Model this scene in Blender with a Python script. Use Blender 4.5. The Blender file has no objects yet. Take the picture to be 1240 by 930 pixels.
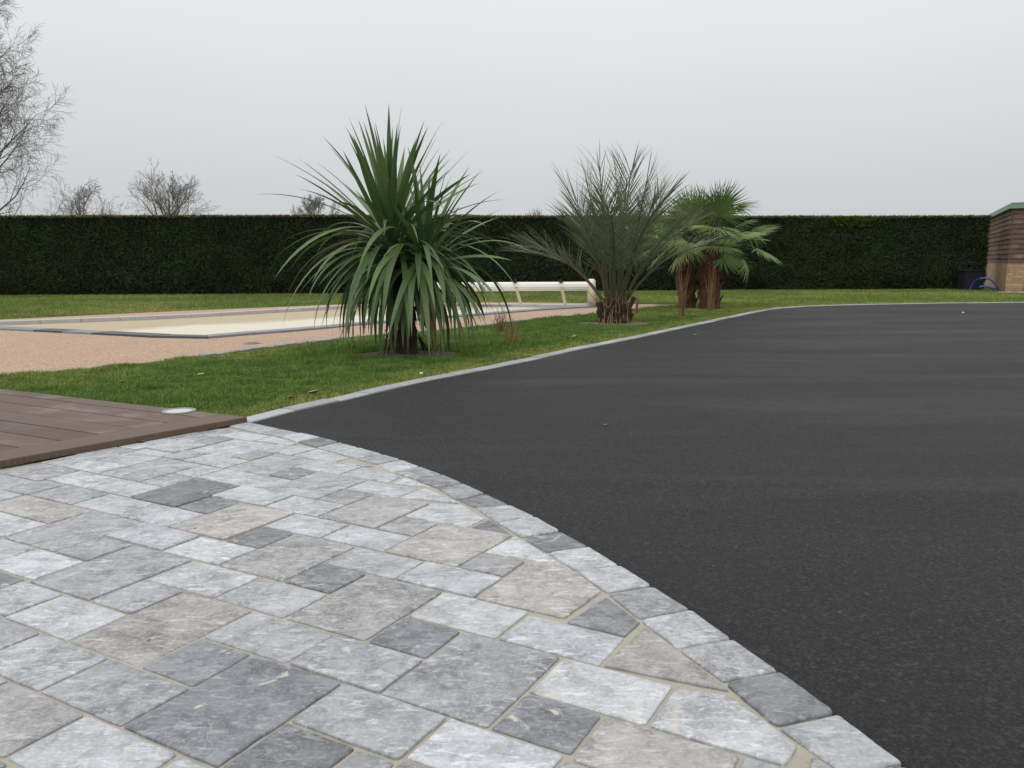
import bpy, bmesh, math, random
import numpy as np
from mathutils import Vector, Matrix, noise

# ------------------------------------------------------------------ camera
SC = bpy.context.scene
COL = SC.collection
FPX, PITCH, ROLL, EYE = 980.0, math.atan((465 - 316) / 980.0), -0.004, 1.0
cam_data = bpy.data.cameras.new('camera')
cam = bpy.data.objects.new('camera', cam_data)
COL.objects.link(cam)
cam_data.sensor_fit = 'HORIZONTAL'
cam_data.sensor_width = 36.0
cam_data.lens = FPX / 1240.0 * 36.0
cam_data.clip_start = 0.05
cam_data.clip_end = 5000
cam.matrix_world = (Matrix.Translation((0, 0, EYE)) @ Matrix.Rotation(math.pi / 2 - PITCH, 4, 'X')
                    @ Matrix.Rotation(ROLL, 4, 'Z'))
SC.camera = cam

# ------------------------------------------------------------------ overcast sky and soft sun
SUN_EL, SUN_AZ = math.radians(52), math.radians(215)
world = bpy.data.worlds.new('World')
SC.world = world
world.use_nodes = True
nt = world.node_tree
nt.nodes.clear()
out = nt.nodes.new('ShaderNodeOutputWorld')
bg = nt.nodes.new('ShaderNodeBackground')
bg.inputs['Strength'].default_value = 0.1
sky = nt.nodes.new('ShaderNodeTexSky')
sky.sky_type = 'NISHITA'
sky.sun_disc = False
sky.sun_elevation = SUN_EL
sky.sun_rotation = SUN_AZ
sky.dust_density = 6.0
sky.air_density = 1.0
hsv = nt.nodes.new('ShaderNodeHueSaturation')
hsv.inputs['Saturation'].default_value = 0.12
hsv.inputs['Value'].default_value = 1.0
tc = nt.nodes.new('ShaderNodeTexCoord')
sep = nt.nodes.new('ShaderNodeSeparateXYZ')
ramp = nt.nodes.new('ShaderNodeValToRGB')          # cloud layer: brighter towards the zenith
ramp.color_ramp.elements[0].position = 0.0
ramp.color_ramp.elements[0].color = (0.575, 0.602, 0.615, 1)
ramp.color_ramp.elements[1].position = 1.0
ramp.color_ramp.elements[1].color = (1.65, 1.65, 1.65, 1)
e = ramp.color_ramp.elements.new(0.32)
e.color = (0.85, 0.865, 0.88, 1)
e = ramp.color_ramp.elements.new(0.62)
e.color = (1.18, 1.19, 1.20, 1)
scale = nt.nodes.new('ShaderNodeMix')
scale.data_type = 'RGBA'
scale.blend_type = 'MULTIPLY'
scale.inputs['Factor'].default_value = 1.0
scale.inputs[7].default_value = (10.0, 10.0, 10.0, 1)
mixw = nt.nodes.new('ShaderNodeMix')
mixw.data_type = 'RGBA'
mixw.inputs['Factor'].default_value = 0.96
nt.links.new(tc.outputs['Generated'], sep.inputs[0])
nt.links.new(sep.outputs['Z'], ramp.inputs['Fac'])
cl = nt.nodes.new('ShaderNodeTexNoise')
cl.inputs['Scale'].default_value = 1.6
cl.inputs['Detail'].default_value = 3
clm = nt.nodes.new('ShaderNodeMapRange')
clm.inputs['To Min'].default_value = .93
clm.inputs['To Max'].default_value = 1.07
clx = nt.nodes.new('ShaderNodeMix')
clx.data_type = 'RGBA'
clx.blend_type = 'MULTIPLY'
clx.inputs['Factor'].default_value = 1.0
nt.links.new(tc.outputs['Generated'], cl.inputs['Vector'])
nt.links.new(cl.outputs['Fac'], clm.inputs['Value'])
nt.links.new(ramp.outputs['Color'], clx.inputs[6])
nt.links.new(clm.outputs[0], clx.inputs[7])
nt.links.new(clx.outputs[2], scale.inputs[6])
nt.links.new(sky.outputs['Color'], hsv.inputs['Color'])
nt.links.new(hsv.outputs['Color'], mixw.inputs[6])
nt.links.new(scale.outputs[2], mixw.inputs[7])
nt.links.new(mixw.outputs[2], bg.inputs['Color'])
nt.links.new(bg.outputs[0], out.inputs[0])

sun_data = bpy.data.lights.new('sun', 'SUN')
sun_data.energy = 0.6
sun_data.angle = math.radians(50)
sun_data.color = (1.0, 0.97, 0.93)
sun = bpy.data.objects.new('sun', sun_data)
COL.objects.link(sun)
sd = Vector((math.sin(SUN_AZ) * math.cos(SUN_EL), math.cos(SUN_AZ) * math.cos(SUN_EL), math.sin(SUN_EL)))
sun.rotation_euler = sd.to_track_quat('Z', 'Y').to_euler()
sun.location = sd * 30

SC.view_settings.view_transform = 'Standard'
SC.view_settings.look = 'None'
SC.view_settings.gamma = 1
SC.view_settings.exposure = 0.0
SC.view_settings.use_curve_mapping = False

# ------------------------------------------------------------------ helpers
rnd = random.Random(11)


def ground(px, py, z=0.0):
    """world point at height z seen along one sight line of the survey photograph"""
    x = (px - 620) / FPX
    y = -(py - 465) / FPX
    c, s = math.cos(ROLL), math.sin(ROLL)
    x, y = c * x - s * y, s * x + c * y
    Y = math.cos(PITCH) + math.sin(PITCH) * y
    Z = -math.sin(PITCH) + math.cos(PITCH) * y
    t = (z - EYE) / Z
    return (x * t, Y * t)


def at(px, py, depth):
    """world point at world-y = depth"""
    x = (px - 620) / FPX
    y = -(py - 465) / FPX
    c, s = math.cos(ROLL), math.sin(ROLL)
    x, y = c * x - s * y, s * x + c * y
    Y = math.cos(PITCH) + math.sin(PITCH) * y
    Z = -math.sin(PITCH) + math.cos(PITCH) * y
    t = depth / Y
    return Vector((x * t, depth, EYE + Z * t))


def tag(o, label=None, cat=None, group=None, kind=None):
    if label: o['label'] = label
    if cat: o['category'] = cat
    if group: o['group'] = group
    if kind: o['kind'] = kind
    return o


def mesh_obj(name, verts, faces, material, parent=None, smooth=False, kind=None):
    me = bpy.data.meshes.new(name)
    me.from_pydata([tuple(v) for v in verts], [], faces)
    me.update()
    if smooth:
        me.polygons.foreach_set('use_smooth', [True] * len(me.polygons))
    if material: me.materials.append(material)
    o = bpy.data.objects.new(name, me)
    COL.objects.link(o)
    if parent: o.parent = parent
    if kind: o['kind'] = kind
    return o


def from_bm(name, bm, material, parent=None, smooth=False, kind=None):
    me = bpy.data.meshes.new(name)
    bmesh.ops.recalc_face_normals(bm, faces=bm.faces)
    bm.to_mesh(me)
    bm.free()
    if smooth:
        me.polygons.foreach_set('use_smooth', [True] * len(me.polygons))
    if material: me.materials.append(material)
    o = bpy.data.objects.new(name, me)
    COL.objects.link(o)
    if parent: o.parent = parent
    if kind: o['kind'] = kind
    return o


def empty(name, loc):
    o = bpy.data.objects.new(name, None)
    o.location = loc
    o.empty_display_size = 0.2
    COL.objects.link(o)
    return o


def np_mesh(name, V, T, material, parent=None, colors=None, kind=None):
    """big triangle mesh from numpy arrays, optional per-vertex colour"""
    me = bpy.data.meshes.new(name)
    nv, ntri = len(V), len(T)
    me.vertices.add(nv)
    me.vertices.foreach_set('co', np.asarray(V, np.float32).ravel())
    me.loops.add(ntri * 3)
    me.loops.foreach_set('vertex_index', np.asarray(T, np.int32).ravel())
    me.polygons.add(ntri)
    me.polygons.foreach_set('loop_start', np.arange(0, ntri * 3, 3, dtype=np.int32))
    if colors is not None:
        a = me.color_attributes.new('tint', 'FLOAT_COLOR', 'POINT')
        c = np.ones((nv, 4), np.float32)
        c[:, :3] = colors
        a.data.foreach_set('color', c.ravel())
    me.update()
    me.validate()
    me.materials.append(material)
    o = bpy.data.objects.new(name, me)
    COL.objects.link(o)
    if parent: o.parent = parent
    if kind: o['kind'] = kind
    return o


def inside_np(P, poly):
    x, y = P[:, 0], P[:, 1]
    c = np.zeros(len(P), bool)
    j = len(poly) - 1
    for i in range(len(poly)):
        xi, yi = poly[i]
        xj, yj = poly[j]
        if yi != yj:
            k = ((yi > y) != (yj > y)) & (x < (xj - xi) * (y - yi) / (yj - yi) + xi)
            c ^= k
        j = i
    return c


def sheet(name, loops, z, material, parent=None):
    """flat sheet: first loop is the outline, later loops are holes"""
    bm = bmesh.new()
    edges = []
    for lp in loops:
        vs = [bm.verts.new((p[0], p[1], z)) for p in lp]
        for i in range(len(vs)):
            edges.append(bm.edges.new((vs[i], vs[(i + 1) % len(vs)])))
    bmesh.ops.triangle_fill(bm, use_beauty=True, use_dissolve=False, edges=edges, normal=(0, 0, 1))
    for f in bm.faces:
        f.normal_update()
        if f.normal.z < 0: f.normal_flip()
    me = bpy.data.meshes.new(name)
    bm.to_mesh(me)
    bm.free()
    me.materials.append(material)
    o = bpy.data.objects.new(name, me)
    COL.objects.link(o)
    if parent: o.parent = parent
    else: o['kind'] = 'structure'
    return o


def bm_box(bm, x0, x1, y0, y1, z0, z1, M=None):
    r = bmesh.ops.create_cube(bm, size=1)
    for v in r['verts']:
        v.co = Vector((x0 + (v.co.x + .5) * (x1 - x0), y0 + (v.co.y + .5) * (y1 - y0), z0 + (v.co.z + .5) * (z1 - z0)))
        if M: v.co = M @ v.co
    return r['verts']


def bm_prism(bm, pts, z0, z1):
    lo = [bm.verts.new((p[0], p[1], z0)) for p in pts]
    hi = [bm.verts.new((p[0], p[1], z1)) for p in pts]
    n = len(pts)
    bm.faces.new(hi)
    bm.faces.new(lo[::-1])
    for i in range(n):
        bm.faces.new((lo[i], lo[(i + 1) % n], hi[(i + 1) % n], hi[i]))


def tube(V, Fc, pts, radii, sides=6, cap=False):
    """append a tube along pts to the lists V, Fc"""
    base = len(V)
    pts = [Vector(p) for p in pts]
    n = len(pts)
    up = Vector((0.13, 0.21, 0.97)).normalized()
    for i in range(n):
        d = (pts[min(i + 1, n - 1)] - pts[max(i - 1, 0)])
        if d.length < 1e-9: d = Vector((0, 0, 1))
        d.normalize()
        a = d.cross(up)
        if a.length < 1e-3: a = d.cross(Vector((1, 0, 0)))
        a.normalize()
        b = d.cross(a)
        for k in range(sides):
            t = 2 * math.pi * k / sides
            V.append(pts[i] + (a * math.cos(t) + b * math.sin(t)) * radii[i])
    for i in range(n - 1):
        for k in range(sides):
            k2 = (k + 1) % sides
            Fc.append((base + i * sides + k, base + i * sides + k2, base + (i + 1) * sides + k2, base + (i + 1) * sides + k))
    if cap:
        Fc.append(tuple(base + k for k in range(sides))[::-1])
        Fc.append(tuple(base + (n - 1) * sides + k for k in range(sides)))


# ------------------------------------------------------------------ materials
class NB:
    """small node-graph builder"""
    def __init__(self, name):
        self.m = bpy.data.materials.new(name)
        self.m.use_nodes = True
        self.t = self.m.node_tree
        self.b = self.t.nodes['Principled BSDF']
        self.tc = self.t.nodes.new('ShaderNodeTexCoord')
        self.vec = self.tc.outputs['Object']

    def n(self, typ, **kw):
        x = self.t.nodes.new(typ)
        for k, v in kw.items():
            setattr(x, k, v)
        return x

    def l(self, a, b): self.t.links.new(a, b)

    def noise(self, scale, detail=4, rough=.55, dist=0.0, vec=None):
        x = self.n('ShaderNodeTexNoise')
        x.inputs['Scale'].default_value = scale
        x.inputs['Detail'].default_value = detail
        x.inputs['Roughness'].default_value = rough
        x.inputs['Distortion'].default_value = dist
        self.l(vec or self.vec, x.inputs['Vector'])
        return x.outputs['Fac']

    def voro(self, scale, vec=None, out='Distance', feature='F1'):
        x = self.n('ShaderNodeTexVoronoi', feature=feature)
        x.inputs['Scale'].default_value = scale
        self.l(vec or self.vec, x.inputs['Vector'])
        return x.outputs[out]

    def ramp(self, fac, stops):
        x = self.n('ShaderNodeValToRGB')
        els = x.color_ramp.elements
        while len(els) < len(stops): els.new(0.5)
        for e_, (p, c) in zip(els, stops):
            e_.position = p
            e_.color = (c, c, c, 1) if isinstance(c, (int, float)) else (*c, 1)
        self.l(fac, x.inputs['Fac'])
        return x.outputs['Color']

    def mix(self, fac, a, b, mode='MIX'):
        x = self.n('ShaderNodeMix', data_type='RGBA', blend_type=mode)
        for sock, v in ((x.inputs['Factor'], fac), (x.inputs[6], a), (x.inputs[7], b)):
            if isinstance(v, (int, float)): sock.default_value = v if sock.type == 'VALUE' else (v, v, v, 1)
            elif isinstance(v, tuple): sock.default_value = (*v, 1)
            else: self.l(v, sock)
        return x.outputs[2]

    def math(self, op, a, b=0.0, c=None):
        x = self.n('ShaderNodeMath', operation=op)
        for i, v in enumerate((a, b, c)):
            if v is None: continue
            if isinstance(v, (int, float)): x.inputs[i].default_value = v
            else: self.l(v, x.inputs[i])
        return x.outputs[0]

    def mapping(self, scale=(1, 1, 1), rot=(0, 0, 0), loc=(0, 0, 0), vec=None):
        x = self.n('ShaderNodeMapping')
        x.inputs['Scale'].default_value = scale
        x.inputs['Rotation'].default_value = rot
        x.inputs['Location'].default_value = loc
        self.l(vec or self.vec, x.inputs['Vector'])
        return x.outputs[0]

    def random_vec(self, amount=37.0):
        """object coordinates shifted by a per-object random amount"""
        oi = self.n('ShaderNodeObjectInfo')
        v = self.n('ShaderNodeVectorMath', operation='MULTIPLY_ADD')
        cmb = self.n('ShaderNodeCombineXYZ')
        self.l(oi.outputs['Random'], cmb.inputs[0])
        self.l(self.math('MULTIPLY', oi.outputs['Random'], 1.7), cmb.inputs[1])
        self.l(self.math('MULTIPLY', oi.outputs['Random'], -2.3), cmb.inputs[2])
        self.l(cmb.outputs[0], v.inputs[0])
        v.inputs[1].default_value = (amount,) * 3
        self.l(self.vec, v.inputs[2])
        self.rand = oi.outputs['Random']
        return v.outputs[0]

    def bump(self, h, strength=.3, dist=.01, normal=None):
        x = self.n('ShaderNodeBump')
        x.inputs['Strength'].default_value = strength
        x.inputs['Distance'].default_value = dist
        self.l(h, x.inputs['Height'])
        if normal is not None: self.l(normal, x.inputs['Normal'])
        return x.outputs[0]

    def done(self, col=None, rough=None, normal=None, spec=None):
        for name, v in (('Base Color', col), ('Roughness', rough), ('Normal', normal), ('Specular IOR Level', spec)):
            if v is None: continue
            s = self.b.inputs[name]
            if isinstance(v, (int, float)): s.default_value = v
            elif isinstance(v, tuple): s.default_value = (*v, 1)
            else: self.l(v, s)
        return self.m


def plain(name, col, rough=.6, var=.18, scale=8.0, bump=.1, spec=.4):
    b = NB(name)
    v = b.random_vec()
    f = b.noise(scale, 6, .6, 0, v)
    c = b.mix(f, tuple(k * (1 - var) for k in col), tuple(min(1, k * (1 + var)) for k in col))
    return b.done(c, rough, b.bump(b.noise(scale * 6, 4, .6, 0, v), bump, .004), spec)


def tinted(name, rough=.55, spec=.35, trans=0.0):
    """colour comes from the vertex attribute 'tint' (leaf to leaf variation)"""
    b = NB(name)
    a = b.n('ShaderNodeVertexColor', layer_name='tint')
    b.done(a.outputs['Color'], rough, None, spec)
    if trans:
        tr = b.n('ShaderNodeBsdfTranslucent')
        b.l(a.outputs['Color'], tr.inputs['Color'])
        mx = b.n('ShaderNodeMixShader')
        mx.inputs[0].default_value = trans
        b.l(b.b.outputs[0], mx.inputs[1])
        b.l(tr.outputs[0], mx.inputs[2])
        b.l(mx.outputs[0], b.t.nodes['Material Output'].inputs[0])
    return b.m


def stone_mat(name, base, vein=.35, warm=0.0):
    b = NB(name)
    v = b.random_vec()
    big = b.noise(3.6, 9, .68, 1.4, v)
    mid = b.noise(26.0, 8, .72, .6, v)
    strk = b.noise(16.0, 7, .72, .8, b.mapping((1, 3.2, 1), (0, 0, 1.0), vec=v))
    fine = b.noise(95.0, 5, .75, 0, v)
    dk = tuple(k * .60 for k in base)
    lt = tuple(min(.8, k * 1.28 + .02) for k in base)
    hi = tuple(min(.85, k * 1.55 + .10) for k in base)
    c = b.mix(b.ramp(big, [(.36, 0), (.62, 1)]), dk, lt)
    c = b.mix(b.ramp(mid, [(.44, 0), (.60, .6)]), c, lt)
    c = b.mix(b.ramp(mid, [(.36, .4), (.46, 0)]), c, dk)
    band = b.noise(4.0, 6, .6, 1.6, b.mapping((1, 2.6, 1), (0, 0, -.6), vec=v))
    c = b.mix(b.ramp(band, [(.54, 0), (.66, .5)]), c, dk)
    # chisel marks: pale bruised streaks and crystal flecks
    c = b.mix(b.ramp(strk, [(.53, 0), (.64, .85)]), c, hi)
    c = b.mix(b.ramp(fine, [(.54, 0), (.64, .55)]), c, hi)
    c = b.mix(b.ramp(fine, [(.33, .4), (.43, 0)]), c, tuple(k * .45 for k in base))
    # calcite veins and pale blotches
    vn = b.noise(3.2, 5, .55, 2.2, v)
    rid = b.math('ABSOLUTE', b.math('SUBTRACT', vn, .5))
    gate = b.ramp(b.noise(2.1, 3, .5, 0, v), [(.52, 0), (.64, 1)])
    vm = b.mix(1.0, b.ramp(rid, [(.0, .6), (.010, 0)]), gate, 'MULTIPLY')
    c = b.mix(b.mix(1.0, vm, vein, 'MULTIPLY'), c, (.62, .60, .56))
    blot = b.ramp(b.noise(6.0, 6, .6, 1.4, v), [(.63, 0), (.68, vein)])
    c = b.mix(blot, c, (.56, .53, .48))
    tone = b.math('MULTIPLY_ADD', b.rand, .30, .85)
    c = b.mix(1.0, c, tone, 'MULTIPLY')
    hue = b.math('FRACT', b.math('MULTIPLY', b.rand, 17.3))
    c = b.mix(b.math('MULTIPLY', hue, .5), c, b.mix(1.0, c, (1.03, 1.0, .98) if warm else (.97, 1.0, 1.05), 'MULTIPLY'))
    h = b.mix(.5, b.noise(14, 8, .72, .5, v), b.noise(60, 6, .75, 0, v))
    nrm = b.bump(h, .6, .010)
    nrm = b.bump(strk, .35, .006, nrm)
    return b.done(c, b.ramp(mid, [(.3, .66), (.7, .48)]), nrm, .4)


M = {}
for k_, base_, vein_, warm_ in (('w', (.385, .393, .405), .5, 0), ('l', (.325, .331, .341), .45, 0), ('g', (.26, .262, .270), .4, 0),
                                ('p', (.252, .249, .256), .4, 1), ('d', (.165, .170, .182), .75, 0), ('b', (.302, .295, .286), .35, 1)):
    M['stone_' + k_] = stone_mat('stone_' + k_, base_, vein_, warm_)

b = NB('mortar')
f = b.noise(9, 6, .6)
c = b.mix(f, (.29, .268, .215), (.49, .46, .39))
c = b.mix(b.ramp(b.noise(240, 3, .7), [(.32, .5), (.44, 0)]), c, (.18, .155, .12))
M['mortar'] = b.done(c, .95, b.bump(b.noise(160, 4, .7), .6, .006), .2)

b = NB('asphalt')
f1 = b.noise(120, 5, .85)
cell = b.voro(165, out='Color')
sepc = b.n('ShaderNodeSeparateColor')
b.l(cell, sepc.inputs[0])
cell2 = b.voro(98, out='Color')
sep2 = b.n('ShaderNodeSeparateColor')
b.l(cell2, sep2.inputs[0])
patch = b.noise(.55, 5, .6, .6)
mott = b.noise(11, 7, .75, .4)
streak = b.noise(1.0, 5, .6, .5, b.mapping((.3, 1.3, 1), (0, 0, .3)))
c = b.mix(b.ramp(f1, [(.40, 0), (.60, 1)]), (.0010, .0012, .0016), (.020, .0208, .0225))
c = b.mix(b.ramp(sepc.outputs[0], [(.60, 0), (1.0, .8)]), c, (.050, .050, .050))
c = b.mix(b.ramp(sep2.outputs[0], [(.84, 0), (1.0, .65)]), c, (.066, .065, .064))
c = b.mix(b.ramp(sep2.outputs[1], [(.9965, 0), (.9975, .5)]), c, (.16, .14, .10))
c = b.mix(b.ramp(mott, [(.42, 0), (.7, .35)]), c, (.026, .0255, .025))
c = b.mix(b.ramp(patch, [(.40, .0), (.68, .36)]), c, (.027, .0262, .0252))
c = b.mix(b.ramp(streak, [(.46, 0), (.70, .36)]), c, (.037, .0365, .036))
hh = b.mix(.5, b.voro(165), f1)
nrm = b.bump(hh, 1.0, .008)
nrm = b.bump(b.noise(2.2, 6, .65), .35, .03, nrm)
M['asphalt'] = b.done(c, b.ramp(streak, [(.35, .60), (.65, .80)]), nrm, .25)

b = NB('lawn_soil')
f = b.noise(.5, 5, .6)
c = b.mix(b.ramp(f, [(.35, 0), (.65, 1)]), (.085, .120, .030), (.150, .160, .050))
c = b.mix(b.ramp(b.noise(40, 5, .7), [(.5, 0), (.72, .6)]), c, (.10, .085, .045))
M['lawn'] = b.done(c, .95, b.bump(b.noise(60, 5, .8), .8, .03), .15)

b = NB('bare_soil')
f = b.noise(14, 6, .65)
c = b.mix(f, (.10, .075, .05), (.30, .25, .19))
c = b.mix(b.ramp(b.noise(60, 4, .7), [(.55, 0), (.65, .7)]), c, (.38, .33, .27))
M['soil'] = b.done(c, .95, b.bump(b.noise(45, 6, .75), .9, .03), .15)

b = NB('resin_gravel')
cell = b.voro(95, out='Color')
sepc = b.n('ShaderNodeSeparateColor')
b.l(cell, sepc.inputs[0])
c = b.ramp(sepc.outputs[0], [(0, (.22, .135, .085)), (.35, (.38, .25, .165)), (.7, (.48, .335, .235)), (1, (.60, .46, .35))])
c = b.mix(b.ramp(b.noise(1.1, 4, .6), [(.35, 0), (.7, .35)]), c, (.35, .235, .165))
M['resin'] = b.done(c, .75, b.bump(b.voro(95), .8, .006), .35)

b = NB('pool_cover_fabric')
mp = b.mapping((1, 1, 1), (0, 0, 0))
sx = b.n('ShaderNodeSeparateXYZ')
b.l(b.vec, sx.inputs[0])
# tan water stain that pools along the far, sunken side of the cover
dirx, diry = -.72, .69
proj = b.math('ADD', b.math('MULTIPLY', sx.outputs[0], dirx), b.math('MULTIPLY', sx.outputs[1], diry))
proj = b.math('ADD', proj, b.math('MULTIPLY', b.noise(.7, 5, .6, .5), 1.6))
stain = b.ramp(b.math('MULTIPLY_ADD', proj, .25, -2.88), [(.45, 0), (.62, 1)])
c = b.mix(b.noise(2, 6, .6), (.58, .53, .42), (.66, .62, .52))
c = b.mix(stain, c, b.mix(b.noise(3, 5, .6), (.38, .305, .19), (.45, .37, .24)))
wav = b.noise(1.2, 5, .6, .8, b.mapping((.6, 5, 1), (0, 0, -.75)))
c = b.mix(b.ramp(wav, [(.5, 0), (.66, .35)]), c, (.50, .455, .36))
M['cover'] = b.done(c, .55, b.bump(wav, .6, .06), .4)

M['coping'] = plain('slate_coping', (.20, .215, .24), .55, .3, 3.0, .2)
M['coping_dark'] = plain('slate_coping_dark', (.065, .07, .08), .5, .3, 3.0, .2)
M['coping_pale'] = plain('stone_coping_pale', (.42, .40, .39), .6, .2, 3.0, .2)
M['cobble'] = plain('grey_cobble', (.26, .275, .29), .7, .3, 12.0, .5)
b = NB('granite')
v = b.random_vec()
c = b.mix(b.ramp(b.noise(170, 3, .8, 0, v), [(.35, 0), (.65, 1)]), (.19, .195, .198), (.46, .467, .472))
c = b.mix(1.0, c, b.math('MULTIPLY_ADD', b.rand, .35, .82), 'MULTIPLY')
c = b.mix(b.ramp(b.noise(4, 5, .6, 0, v), [(.5, 0), (.75, .5)]), c, (.30, .29, .24))
M['granite'] = b.done(c, .7, b.bump(b.noise(120, 4, .7, 0, v), .5, .004), .35)

b = NB('deck_composite')
v = b.random_vec(11)
gr = b.noise(3, 6, .65, .2, b.mapping((2.2, 40, 8), (0, 0, .479), vec=v))
c = b.mix(b.ramp(gr, [(.3, 0), (.7, 1)]), (.066, .040, .031), (.125, .083, .066))
c = b.mix(b.ramp(b.noise(2.2, 5, .6, .5, v), [(.5, 0), (.72, .65)]), c, (.21, .18, .17))  # pale grey sheen patches painted into the board colour
c = b.mix(1.0, c, b.math('MULTIPLY_ADD', b.rand, .4, .8), 'MULTIPLY')
M['deck'] = b.done(c, b.ramp(gr, [(.3, .5), (.7, .68)]), b.bump(gr, .3, .003), .4)
b = NB('deck_trim')
v = b.random_vec(11)
gr = b.noise(3, 6, .65, .2, b.mapping((2.2, 40, 8), (0, 0, -.914), vec=v))
c = b.mix(b.ramp(gr, [(.3, 0), (.7, 1)]), (.082, .052, .034), (.135, .090, .062))
M['deck_trim'] = b.done(c, .58, b.bump(gr, .25, .003), .4)

M['blade'] = tinted('grass_blade', .6, .25, .25)
M['hedge'] = tinted('conifer_spray', .75, .15)
M['leaf'] = tinted('palm_leaf', .42, .4, .12)
M['twig'] = plain('bare_twig', (.19, .172, .16), .9, .25, 2.0, 0.1, .15)
M['birch'] = plain('birch_twig', (.14, .128, .128), .9, .3, 2.0, 0.1, .15)
M['hedge_core'] = plain('hedge_core', (.014, .020, .011), .95, .4, 3.0, .5, .05)
M['fibre'] = plain('palm_fibre', (.11, .055, .032), .95, .6, 14.0, .9, .1)
M['bark'] = plain('cordyline_bark', (.060, .046, .036), .95, .5, 18.0, .9, .1)
M['straw'] = plain('dry_straw', (.26, .16, .085), .85, .4, 10.0, .2, .2)
M['straw_red'] = plain('dry_straw_red', (.20, .105, .07), .85, .4, 10.0, .2, .2)
M['cream'] = plain('cream_plastic', (.68, .63, .50), .45, .08, 3.0, .05)
M['white_pl'] = plain('white_slats', (.74, .73, .70), .4, .06, 3.0, .05)
M['dark_pl'] = plain('dark_plastic', (.02, .02, .022), .5, .2, 4.0, .1)
M['bin'] = plain('dark_bin', (.016, .018, .026), .55, .3, 4.0, .1)
M['blue'] = plain('blue_hose', (.05, .10, .40), .45, .15, 6.0, .05)
M['lens'] = plain('frosted_lens', (.50, .51, .50), .4, .08, 20.0, .02)
M['steel'] = plain('brushed_steel', (.24, .245, .245), .38, .1, 20.0, .02)
M['green_trim'] = plain('green_roof_trim', (.20, .30, .205), .55, .12, 3.0, .05)
M['slab'] = plain('pale_slab', (.50, .47, .42), .8, .12, 6.0, .2)
b = NB('weathered_board')
v = b.random_vec(5)
gr = b.noise(2.5, 6, .7, .3, b.mapping((2, 2, 22), vec=v))
c = b.mix(b.ramp(gr, [(.3, 0), (.72, 1)]), (.075, .045, .032), (.19, .125, .095))
c = b.mix(b.ramp(b.noise(1.6, 4, .6, 0, v), [(.52, 0), (.72, .6)]), c, (.29, .235, .20))
c = b.mix(1.0, c, b.math('MULTIPLY_ADD', b.rand, .5, .7), 'MULTIPLY')
M['board'] = b.done(c, .85, b.bump(gr, .6, .01), .2)
b = NB('buff_brick')
bt = b.n('ShaderNodeTexBrick')
bt.inputs['Scale'].default_value = 1.0
bt.inputs['Brick Width'].default_value = .24
bt.inputs['Row Height'].default_value = .082
bt.inputs['Mortar Size'].default_value = .009
bt.inputs['Color1'].default_value = (.36, .22, .12, 1)
bt.inputs['Color2'].default_value = (.50, .36, .22, 1)
bt.inputs['Mortar'].default_value = (.30, .25, .19, 1)
cx = b.n('ShaderNodeCombineXYZ')
sx = b.n('ShaderNodeSeparateXYZ')
b.l(b.vec, sx.inputs[0])
b.l(b.math('ADD', sx.outputs[0], sx.outputs[1]), cx.inputs[0])
b.l(sx.outputs[2], cx.inputs[1])
b.l(cx.outputs[0], bt.inputs['Vector'])
c = b.mix(b.ramp(b.noise(7, 4, .7), [(.4, 0), (.7, .6)]), bt.outputs['Color'], (.24, .14, .075))
M['brick'] = b.done(c, .9, b.bump(bt.outputs['Fac'], .6, -.01), .2)
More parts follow.
